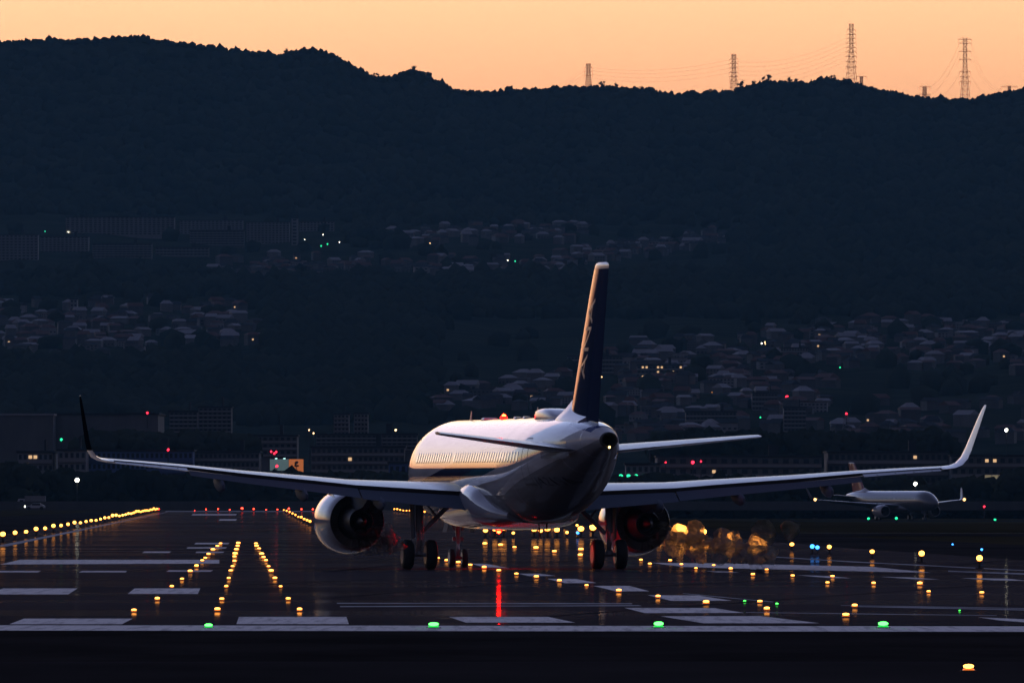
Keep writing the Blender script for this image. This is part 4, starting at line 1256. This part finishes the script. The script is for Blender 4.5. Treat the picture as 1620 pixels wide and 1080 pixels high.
    def fin_te(z): return float(np.interp(z, [q[0] for q in FS], [q[2] for q in FS]))
    def fin_half(x, tc=.105): return foil_half(x, tc)
    def foil_half(x, tc): return 5 * tc * (.2969 * math.sqrt(max(x, 0)) - .126 * x - .3516 * x * x + .2843 * x ** 3 - .1030 * x ** 4)
    def fr_(x0, x1, zs):
        rings = []
        for z in zs:
            le, te = fin_le(z), fin_te(z); c = te - le
            rings.append([P3(le + c * x, c * y, z) for x, y in foil(.105, x0, x1, 16, 0.0)])
        return rings
    zs = [5.55, 6.2, 7, 7.5, 8.2, 9, 9.8, 10.5, 11.3, 11.48]
    b = MB(); b.loft(fr_(0, .70, zs)); b.build('fin', finm, root, smooth=True, angle=40)
    b = MB(); b.loft(fr_(.706, 1, zs)); b.build('rudder', rudm, root, smooth=True, angle=40)
    b = MB(); rings = fr_(0, 1, [11.485, 11.56, 11.62]); top = [Vector(p) for p in rings[-1]]; cen = sum(top, Vector()) / len(top)
    rings.append([cen + (p - cen) * .86 + Vector((0, 0, .07)) for p in top]); rings.append([cen + (p - cen) * .55 + Vector((0, 0, .11)) for p in top])
    b.loft(rings); b.build('fin_tip', M['radome'], root, smooth=True, angle=50)
    # dorsal fillet
    rings = []
    for a, hw_, zt_ in ((27.4, .03, 5.93), (28.3, .16, 6.02), (29.1, .30, 6.2), (29.8, .36, 6.45), (30.3, .36, 6.62), (31.2, .36, 6.42), (32.4, .34, 6.2), (33.8, .28, 6.0)):
        zb_ = 5.6
        ring = [P3(a, hw_ * 1.9 * math.cos(t) if math.sin(t) < .35 else hw_ * 1.9 * math.cos(t) * (1 - .75 * (math.sin(t) - .35) / .65), zb_ + (zt_ - zb_) * max(0, math.sin(t)) ** 1.2) for t in [math.pi * k / 16 for k in range(17)]]
        rings.append(ring)
    b = MB(); b.loft(rings); b.build('dorsal_fillet', M['radome'], root, smooth=True, angle=50)
    if main:
        vs, fs = text_mesh('ANA', 1.3)
        out = []
        th = math.atan2(36.88 - 35.92 + .9, 3.0)
        for v in vs:
            s_ = v.x * 1.0; t = v.y
            z = 8.85 + s_ * 1.12
            cx = fin_le(z) + (fin_te(z) - fin_le(z)) * .42
            a = cx - t * 1.0 + s_ * .0
            c = fin_te(z) - fin_le(z); x = (a - fin_le(z)) / c
            x = max(.012, min(.695, x)); a = fin_le(z) + c * x
            out.append((a, c * foil_half(x, .105) + .006, z - t * .0))
        b = MB(); b.add([P3(*p) for p in out], fs); b.build('lettering', M['white_print'], root, recalc=False)
    # engines
    engs = []
    for side in (1, -1):
        ec = (5.75 * side, 1.84)
        def ring(a, r, n=56, oz=0.0): return [P3(a, ec[0] + r * math.cos(2 * math.pi * k / n), ec[1] + oz + r * math.sin(2 * math.pi * k / n)) for k in range(n)]
        out_p = [(11.0, .98), (10.93, 1.03), (10.98, 1.08), (11.2, 1.17), (11.7, 1.26), (12.4, 1.30), (13.1, 1.28), (13.9, 1.20), (14.6, 1.09), (14.62, 1.075), (14.2, 1.08), (13.6, 1.09), (12.9, 1.06), (12.2, 1.02)]
        b = MB(); b.loft([ring(a, r) for a, r in out_p], cap0=False, cap1=False)
        eng = b.build('engine', M['nacelle'], root, smooth=True, angle=40)
        b = MB(); b.loft([ring(a, r) for a, r in ((12.25, 1.015), (12.24, .1))], cap0=False, cap1=True)
        b.loft([ring(a, r) for a, r in ((14.2, 1.078), (13.6, 1.087), (12.9, 1.055), (12.24, 1.01))], cap0=False, cap1=False)
        b.loft([ring(a, r) for a, r in ((11.0, .98), (11.3, .97), (11.8, .98), (12.2, .3), (11.7, .02))], cap0=False, cap1=False)
        b.build('duct', M['dark'], eng, smooth=True)
        b = MB(); b.loft([ring(a, r) for a, r in ((12.3, .62), (13.2, .74), (14.0, .72), (14.9, .60), (15.6, .47), (15.58, .43), (15.2, .44), (14.9, .42))], cap0=False)
        b.build('core_cowl', M['engine_metal'], eng, smooth=True, angle=50)
        b = MB(); b.loft([ring(a, r, 32) for a, r in ((14.9, .30), (15.4, .26), (15.9, .14), (16.2, .03))]); b.build('exhaust_plug', M['engine_metal'], eng, smooth=True, angle=50)
        if main:
            vme = None
            for k in range(44):
                ph = 2 * math.pi * k / 44
                if vme is None:
                    vb = MB(); vb.box((0, -.0, .9), (.022, .42, .33), mi=0); vo = vb.build('vane', M['vane'], eng); vme = vo.data
                    bm = bmesh.new(); bm.from_mesh(vme)
                    for v_ in bm.verts: v_.co.x += v_.co.y * .38
                    bm.to_mesh(vme); bm.free()
                else: vo = link_mesh('vane', vme, eng)
                vo.location = P3(14.2, ec[0], ec[1]); vo.rotation_euler = (0, ph, 0)
            b = MB(); c0 = P3(12.2, ec[0] + side * .9 * 0 + .75, ec[1] + 1.02)   # strake
            for s2 in (1,):
                q0, q1, q2 = P3(11.9, ec[0] + .72 * 1, ec[1] + 1.02), P3(13.2, ec[0] + .72, ec[1] + 1.02), P3(13.0, ec[0] + .95, ec[1] + 1.3)
                b.face([q0, q1, q2]); b.face([q0 + Vector((.03, 0, 0)), q2 + Vector((.03, 0, 0)), q1 + Vector((.03, 0, 0))]); b.face([q1, q1 + Vector((.03, 0, 0)), q2 + Vector((.03, 0, 0)), q2])
            b.build('strake', M['nacelle'], eng)
        # pylon that carries the engine
        rings = []
        for a, zl, zt_, w_ in ((11.6, 3.02, 3.08, .06), (12.2, 2.9, 3.2, .15), (13.2, 2.7, 3.3, .20), (14.4, 2.45, 3.34, .22), (15.6, 2.25, 3.3, .20), (16.8, 2.4, 3.2, .14), (17.7, 2.78, 3.1, .05)):
            rings.append([P3(a, ec[0] + x_, z_) for x_, z_ in ((-w_, zl), (w_, zl), (w_, zt_), (-w_, zt_))])
        b = MB(); b.loft(rings); b.build('engine_pylon', M['flap'], root, smooth=True, angle=50)
    # cabin windows (left side faces the viewer)
    wme = None; a = 6.4
    for side in ((1,) if main else (1, -1)):
        a = 6.4
        while a < 28.3:
            if not (14.2 < a < 14.5):
                b = MB(); pts = []
                zc_ = 4.38
                cen = skin(a, phi_of(a, zc_), .016)
                if main:
                    outer = []; inner = []
                    for k in range(14):
                        t = 2 * math.pi * k / 14; c, s_ = math.cos(t), math.sin(t)
                        for lst, (w_, h_, of) in ((outer, (.155, .225, .001)), (inner, (.12, .185, .014))):
                            aa, zz = a + w_ * math.copysign(abs(c) ** .8, c), zc_ + h_ * math.copysign(abs(s_) ** .8, s_)
                            ph = phi_of(aa, zz); lst.append(skin(aa, ph if side > 0 else math.pi - ph, of))
                    vs = outer + inner; b.add(vs, [(k, (k + 1) % 14, 14 + (k + 1) % 14, 14 + k) for k in range(14)]); b.add(inner, [tuple(range(14))], 1)
                    b.build('cabin_window', [M['window_rim'], M['window']], root, smooth=True, angle=20)
                else:
                    patch(b, a - .13, a + .13, zc_ - .18, zc_ + .18, .01, 1, 1, side=side); b.build('cabin_window', M['glass'], root, recalc=False)
            a += .533
    # doors
    for side in (1, -1):
        for (a0, a1, z0, z1) in ((4.1, 5.0, 3.3, 5.15), (28.9, 29.75, 3.3, 5.1)):
            b = MB(); w_ = .035
            for q in ((a0, a0 + w_, z0, z1), (a1 - w_, a1, z0, z1), (a0 + w_, a1 - w_, z1 - w_, z1), (a0 - .1, a1 + .1, z0 - .03, z0 + .06)):
                patch(b, *q, .006, 2, 8, side=side)
            b.build('door', M['seam'], root, recalc=False)
    if main:
        vs, fs = text_mesh('JA219A', .62)
        b = MB(); out = []
        for v in vs:
            a = 31.2 + v.x * 1.3
            z = 3.42 + v.y * .75
            ph = phi_of(a, z); out.append(skin(a, ph, .010))
        b.add(out, fs); b.build('registration', M['black_print'], root, recalc=False)
        # skin seams
        for a in (24.6, 27.2, 33.4, 35.6):
            b = MB()
            vs = [skin(a + d, 2 * math.pi * k / 60, .003) for d in (0, .045) for k in range(60)]
            b.add(vs, [(k, (k + 1) % 60, 60 + (k + 1) % 60, 60 + k) for k in range(60)]); b.build('skin_seam', M['seam_soft'], root, smooth=True)
        # antennas on the crown
        b = MB()
        rings = []
        for a, hw_, h_ in ((24.5, .42, .10), (24.62, .50, .24), (24.9, .545, .34), (25.6, .56, .37), (26.6, .55, .36), (27.3, .50, .28), (27.9, .38, .12), (28.2, .22, .02)):
            rg = []
            for k in range(24):
                t = 2 * math.pi * k / 24; c, s_ = math.cos(t), math.sin(t)
                rg.append(P3(a, hw_ * math.copysign(abs(c) ** .45, c), 5.86 + (h_ + .04) * (math.copysign(abs(s_) ** .5, s_) if s_ > 0 else s_ * .8)))
            rings.append(rg)
        b.loft(rings); b.build('antenna_dome', M['radome'], root, smooth=True, angle=50)
        for a, h_, w_ in ((7.6, .36, .16), (22.3, .42, .16)):
            b = MB(); p0, p1, p2, p3 = P3(a, 0, 5.9), P3(a + w_ * 2, 0, 5.9), P3(a + w_ * 2.4, 0, 5.92 + h_), P3(a + w_ * 1.6, 0, 5.92 + h_)
            t = Vector((.02, 0, 0)); b.loft([[p0 - t, p1 - t, p2 - t * .4, p3 - t * .4], [p0 + t, p1 + t, p2 + t * .4, p3 + t * .4]]); b.build('blade_antenna', M['radome'], root)
        for a, ln, w_ in ((11.6, .9, .34), (18.0, .5, .16), (20.0, .5, .16)):
            b = MB(); rings = []
            for u, k_ in ((0, .2), (.15, .9), (.5, 1), (.85, .9), (1, .2)):
                rings.append([P3(a + ln * u, w_ * k_ * c, 5.90 + .09 * k_ * s_) for c, s_ in ((1, -.5), (1, .4), (.7, 1), (-.7, 1), (-1, .4), (-1, -.5))])
            b.loft(rings); b.build('low_antenna', M['radome'], root, smooth=True)
        for a, bb_, h_ in ((21.9, -.2, .30), (23.2, -.25, .26), (12.6, .1, .22)):
            b = MB(); zb_ = (1.55 if a < 22 else f_zb(a)); b.loft([[P3(a, bb_ - .015, zb_ + .1), P3(a + .28, bb_ - .015, zb_ + .1), P3(a + .36, bb_, zb_ - h_), P3(a + .2, bb_, zb_ - h_)], [P3(a, bb_ + .015, zb_ + .1), P3(a + .28, bb_ + .015, zb_ + .1), P3(a + .36, bb_ + .01, zb_ - h_), P3(a + .2, bb_ + .01, zb_ - h_)]])
            b.build('blade_antenna', M['dark'], root)
        # tailplane slot plates: dark trim cut-out at each root
        for side in (1, -1):
            b = MB(); patch(b, 31.4, 34.2, 4.30, 4.95, .006, 10, 8, side=side); b.build('trim_plate', M['nacelle_dull'], root, smooth=True, recalc=False)
    if lights:
        v, f = ICO2
        for nm, p in (('beacon', P3(15.2, 0, 6.03)), ('beacon', P3(14.3, 0, 1.49))):
            b = MB(); b.tube(p + Vector((0, 0, -.10 if p.z > 3 else .10)), p, .11, .10, 12)
            bo_ = b.build(nm, M['dark'], root)
            b = MB(); b.add([tuple(Vector((q[0], q[1], q[2] * 1.0)) * .085 + p) for q in v], [tuple(int(t) for t in q) for q in f]); b.build('lens', M['beacon'], bo_)
            b = MB(); q_ = p + Vector((0, 0, -.055 if p.z > 3 else .055)); b.add([Vector((w_[0] * .16, w_[1] * .16, w_[2] * .075)) + q_ for w_ in v], [tuple(int(t) for t in q) for q in f]); b.build('red_glass', M['beacon_ring'], bo_, smooth=True)
    # landing gear
    def wheel(parent, a, b_, z, r, w, nm='wheel'):
        pr = [(-.5, r * .62), (-.5, r * .80), (-.42, r * .93), (-.25, r), (.25, r), (.42, r * .93), (.5, r * .80), (.5, r * .62)]
        b = MB(); b.loft([[P3(a + rr_ * math.cos(2 * math.pi * k / 32), b_ + w * u, z + rr_ * math.sin(2 * math.pi * k / 32)) for k in range(32)] for u, rr_ in pr], cap0=False, cap1=False)
        wo = b.build(nm, M['tyre'], parent, smooth=True, angle=40)
        hp = [(-.40, r * .60), (-.28, r * .5), (-.28, r * .2), (-.36, r * .16), (.36, r * .16), (.28, r * .2), (.28, r * .5), (.40, r * .60)]
        b = MB(); b.loft([[P3(a + rr_ * math.cos(2 * math.pi * k / 20), b_ + w * u, z + rr_ * math.sin(2 * math.pi * k / 20)) for k in range(20)] for u, rr_ in ([(-.5, r * .62)] + hp + [(.5, r * .62)])])
        b.build('hub', M['hub'], wo, smooth=True, angle=40)
    for side in (1, -1):
        dz = -.033 * side if main else 0
        b0 = 3.795 * side
        b = MB()
        b.tube(P3(17.55, b0, 2.95), P3(17.71, b0, 1.45), .15, .14, 14); b.tube(P3(17.71, b0, 1.46), P3(17.71, b0, .60 + dz), .095, n=12)
        b.tube(P3(17.71, b0 - .38, .585 + dz), P3(17.71, b0 + .38, .585 + dz), .085, n=10)
        b.tube(P3(17.71, b0, .58 + dz), P3(17.71, b0, .78 + dz), .16, .12, 12)
        b.tube(P3(17.86, b0, 1.5), P3(18.18, b0, 1.12), .05, .035, 6); b.tube(P3(18.18, b0, 1.12), P3(17.85, b0, .75 + dz), .05, n=6)
        b.tube(P3(17.9, b0 + .1, 2.6), P3(17.92, b0 + .1, .95), .018, n=5); b.tube(P3(17.9, b0 - .1, 2.6), P3(17.94, b0 - .13, .85), .014, n=5)
        gl = b.build('main_gear', M['gear'], root, smooth=True, angle=50)
        b = MB(); s_ = -side
        b.tube(P3(17.6, b0 + s_ * .12, 1.42), P3(17.45, b0 + s_ * 1.35, 2.62), .085, .10, 10); b.tube(P3(17.5, b0 + s_ * .75, 2.02), P3(17.5, b0 + s_ * .15, 2.75), .04, n=8)
        b.build('side_brace', M['gear'], gl, smooth=True)
        b = MB(); b.loft([[P3(17.1, b0 + side * .26, 2.85), P3(18.0, b0 + side * .26, 2.85), P3(17.95, b0 + side * .20, 1.25), P3(17.35, b0 + side * .20, 1.15)], [P3(17.1, b0 + side * .31, 2.85), P3(18.0, b0 + side * .31, 2.85), P3(17.95, b0 + side * .25, 1.25), P3(17.35, b0 + side * .25, 1.15)]])
        b.build('gear_door', M['flap'], gl)
        for s2 in (-1, 1): wheel(gl, 17.71, b0 + s2 * .465, .585 + dz, .585, .43)
    b = MB()
    b.tube(P3(4.95, 0, 2.1), P3(5.07, 0, 1.0), .11, .10, 12); b.tube(P3(5.07, 0, 1.0), P3(5.07, 0, .40), .07, n=10); b.tube(P3(5.07, -.2, .385), P3(5.07, .2, .385), .06, n=8)
    b.tube(P3(5.0, -.22, 1.15), P3(5.0, .22, 1.15), .09, n=8); b.tube(P3(5.16, 0, .95), P3(5.36, 0, .72), .035, n=6); b.tube(P3(5.36, 0, .72), P3(5.15, 0, .5), .035, n=6)
    b.tube(P3(4.9, 0, 1.3), P3(3.9, 0, 2.0), .06, n=8); b.tube(P3(5.07, -.14, 1.5), P3(5.3, -.35, 1.9), .04, n=6); b.tube(P3(5.07, .14, 1.5), P3(5.3, .35, 1.9), .04, n=6)
    ng = b.build('nose_gear', M['gear'], root, smooth=True, angle=50)
    for s2 in (-1, 1):
        wheel(ng, 5.07, s2 * .26, .385, .385, .22)
        b = MB(); b.loft([[P3(4.6, s2 * .42, 1.95), P3(5.7, s2 * .42, 1.95), P3(5.6, s2 * .56, 1.42), P3(4.7, s2 * .56, 1.42)], [P3(4.6, s2 * .44, 1.95), P3(5.7, s2 * .44, 1.95), P3(5.6, s2 * .58, 1.42), P3(4.7, s2 * .58, 1.42)]]); b.build('gear_door', M['flap'], ng)
    return root

M['winglet'] = mat('winglet_paint', (.45, .45, .47), .35, 0, .6, .1)
M['dark_navy'] = mat('winglet_navy', (.004, .004, .008), .8, 0, 0, spec=0)
M['window_rim'] = mat('window_rim', (.62, .62, .63), .25, 0, 1, .05)
M['seam_soft'] = mat('soft_seam', (.34, .34, .36), .4, 0, .8, .08)
M['nacelle_dull'] = mat('trim_plate_paint', (.30, .30, .32), .5, 0, .9, .10, spec=0)
TH = R(10.3)
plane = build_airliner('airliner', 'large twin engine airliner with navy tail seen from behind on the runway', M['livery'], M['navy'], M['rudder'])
D0 = F * H / (900.0 - HZ)
plane.location = ((813 - 810) * D0 / F, D0, 0)
plane.rotation_euler = (0, R(.5), TH)

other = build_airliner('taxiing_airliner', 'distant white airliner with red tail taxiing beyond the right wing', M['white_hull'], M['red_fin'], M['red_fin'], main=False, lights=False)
D2 = 2570
gx = (1415 - 810) * D2 / F
other.location = (gx, D2, ground_z(gx, D2) - .02)
other.rotation_euler = (0, 0, R(180 + 27))
for s_ in (1, -1):
    b = MB(); v, f = ICO1; c0 = P3(19.6, s_ * 17.2, 4.2)
    b.add([tuple(Vector(q) * .34 + c0) for q in v], [tuple(int(t) for t in q) for q in f]); b.build('wingtip_light', M['warm_strong'] if 'warm_strong' in M else lamp_mat('wingtip_lens', (1, .50, .18), 4), other)

# vehicles by the fence at the left
def vehicle(name, label, cat, X, Y, D, L_, W_, Hh, kind):
    p = at(X, Y, D); root = empty(name, (p.x, p.y, 0), R(0)); tag(root, label, cat)
    b = MB()
    if kind == 'truck':
        b.box((.8, 0, 1.9), (L_ * .72, W_, Hh - 1.0)); b.build('cargo_box', M['wall_pale'], root)
        b = MB(); b.loft([[(-L_ / 2, -W_ / 2, .6), (-L_ / 2, W_ / 2, .6), (-L_ / 2, W_ / 2, 1.6), (-L_ / 2 + .35, W_ / 2, 2.4), (-L_ / 2 + .35, -W_ / 2, 2.4), (-L_ / 2, -W_ / 2, 1.6)],
                          [(-L_ / 2 + 1.6, -W_ / 2, .6), (-L_ / 2 + 1.6, W_ / 2, .6), (-L_ / 2 + 1.6, W_ / 2, 1.6), (-L_ / 2 + 1.6, W_ / 2, 2.4), (-L_ / 2 + 1.6, -W_ / 2, 2.4), (-L_ / 2 + 1.6, -W_ / 2, 1.6)]])
        b.build('cab', M['car_paint'], root)
        b = MB(); b.box((-L_ / 2 + 1.0, -W_ / 2 - .02, 1.85), (.8, .06, .6)); b.build('side_window', M['glass'], root)
    else:
        pr = [(-L_ / 2, .45), (-L_ / 2, .85), (-L_ / 4, .98), (-L_ / 8, 1.45), (L_ / 4, 1.47), (L_ / 2.4, 1.0), (L_ / 2, .9), (L_ / 2, .45)]
        b.loft([[(x, y, z) for x, z in pr] for y in (-W_ / 2, W_ / 2)]); b.build('body', M['car_paint'], root)
        b = MB(); b.box((.2, -W_ / 2 - .02, 1.18), (L_ * .42, .05, .36)); b.build('side_window', M['glass'], root)
    for x in (-L_ * .32, L_ * .32):
        for y in (-W_ / 2, W_ / 2):
            b = MB(); b.tube((x, y - .12, .38), (x, y + .12, .38), .38, n=14); b.build('wheel', M['tyre'], root)
    b = MB(); v, f = ICO1; b.add([tuple(Vector(q) * .2 + Vector((-L_ / 2 - .05, -W_ * .3, .75))) for q in v], [tuple(int(t) for t in q) for q in f])
    b.build('headlight', M['white'] if kind == 'car' else M['glass'], root)
vehicle('box_truck', 'pale box truck parked between the dark trees at the left', 'truck', 50, 790, 2720, 6.2, 2.3, 3.2, 'truck')
vehicle('parked_car', 'small dark car with a lit headlight near the left edge', 'car', 56, 797, 2690, 4.2, 1.8, 1.5, 'car')

# ------------------------------------------------------------------ hot exhaust behind the engines: clear air that bends the light
hm = bpy.data.materials.new('hot_air'); hm.use_nodes = True; hm.node_tree.nodes.clear()
ho = hm.node_tree.nodes.new('ShaderNodeOutputMaterial'); hr = hm.node_tree.nodes.new('ShaderNodeBsdfRefraction')
hr.inputs['IOR'].default_value = 1.00020; hr.inputs['Roughness'].default_value = 0.55
L(hm, hr.outputs[0], ho.inputs['Surface'])
htc = N(hm, 'ShaderNodeTexCoord'); hmp = N(hm, 'ShaderNodeMapping'); hmp.inputs['Scale'].default_value = (1, .3, 1)
L(hm, htc.outputs['Object'], hmp.inputs[0])
hn = N(hm, 'ShaderNodeTexNoise'); hn.inputs['Scale'].default_value = 3.2; hn.inputs['Detail'].default_value = 5; hn.inputs['Roughness'].default_value = .65
L(hm, hmp.outputs[0], hn.inputs['Vector'])
hb = N(hm, 'ShaderNodeBump'); hb.inputs['Strength'].default_value = 1.0; hb.inputs['Distance'].default_value = .35
L(hm, hn.outputs['Fac'], hb.inputs['Height']); L(hm, hb.outputs[0], hr.inputs['Normal'])
for side, lab in ((1, 'shimmering hot exhaust behind the left engine'), (-1, 'shimmering hot exhaust behind the right engine')):
    q = random.Random(40 + side); eddies = []; V, Fc = [], []
    rs = np.random.RandomState(50 + side)
    for k in range(26 if side == 1 else 64):
        u = q.random() ** .8 * (.26 if side == 1 else 1); a = 16.6 + 24 * u; w = .30 + .60 * u
        bb_ = 5.75 * side + q.gauss(0, w * .62); zz = 1.15 - .35 * u + q.gauss(0, w * .52); r = q.uniform(.15, .36)
        zz = max(r + .1, zz)
        v0, f0 = ICO2
        ph = rs.uniform(0, 6.28, 6)
        rad = 1 + .22 * np.sin(3 * v0[:, 0:1] + ph[0]) + .2 * np.sin(4 * v0[:, 2:3] + ph[1]) + .15 * np.sin(5 * v0[:, 1:2] + ph[2])
        v = v0 * rad * np.array([r, r * 3.2, r]) + np.array(P3(a, bb_, zz)[:])
        V.append(v); Fc.append(f0 + k * len(v0))
    b = MB(); b.add([tuple(p) for v in V for p in v], [tuple(int(t) for t in f) for g in Fc for f in g])
    o = b.build('exhaust_plume', hm, smooth=True, angle=180)
    o.location = plane.location; o.rotation_euler = (0, 0, TH)
    tag(o, lab, kind='stuff')

# ------------------------------------------------------------------ evening haze
def haze(density):
    m = bpy.data.materials.new('haze_air'); m.use_nodes = True; nt = m.node_tree; nt.nodes.clear()
    o = nt.nodes.new('ShaderNodeOutputMaterial'); v = nt.nodes.new('ShaderNodeVolumePrincipled')
    v.inputs['Color'].default_value = (.23, .57, .82, 1); v.inputs['Density'].default_value = density; v.inputs['Anisotropy'].default_value = 0.0
    nt.links.new(v.outputs[0], o.inputs['Volume'])
    b = MB(); b.box((0, 5000, 200), (28400, 18400, 406))
    tag(b.build('haze', m), 'thin blue evening haze filling the valley', kind='stuff')
HAZE = 2.8e-5
if HAZE: haze(HAZE)
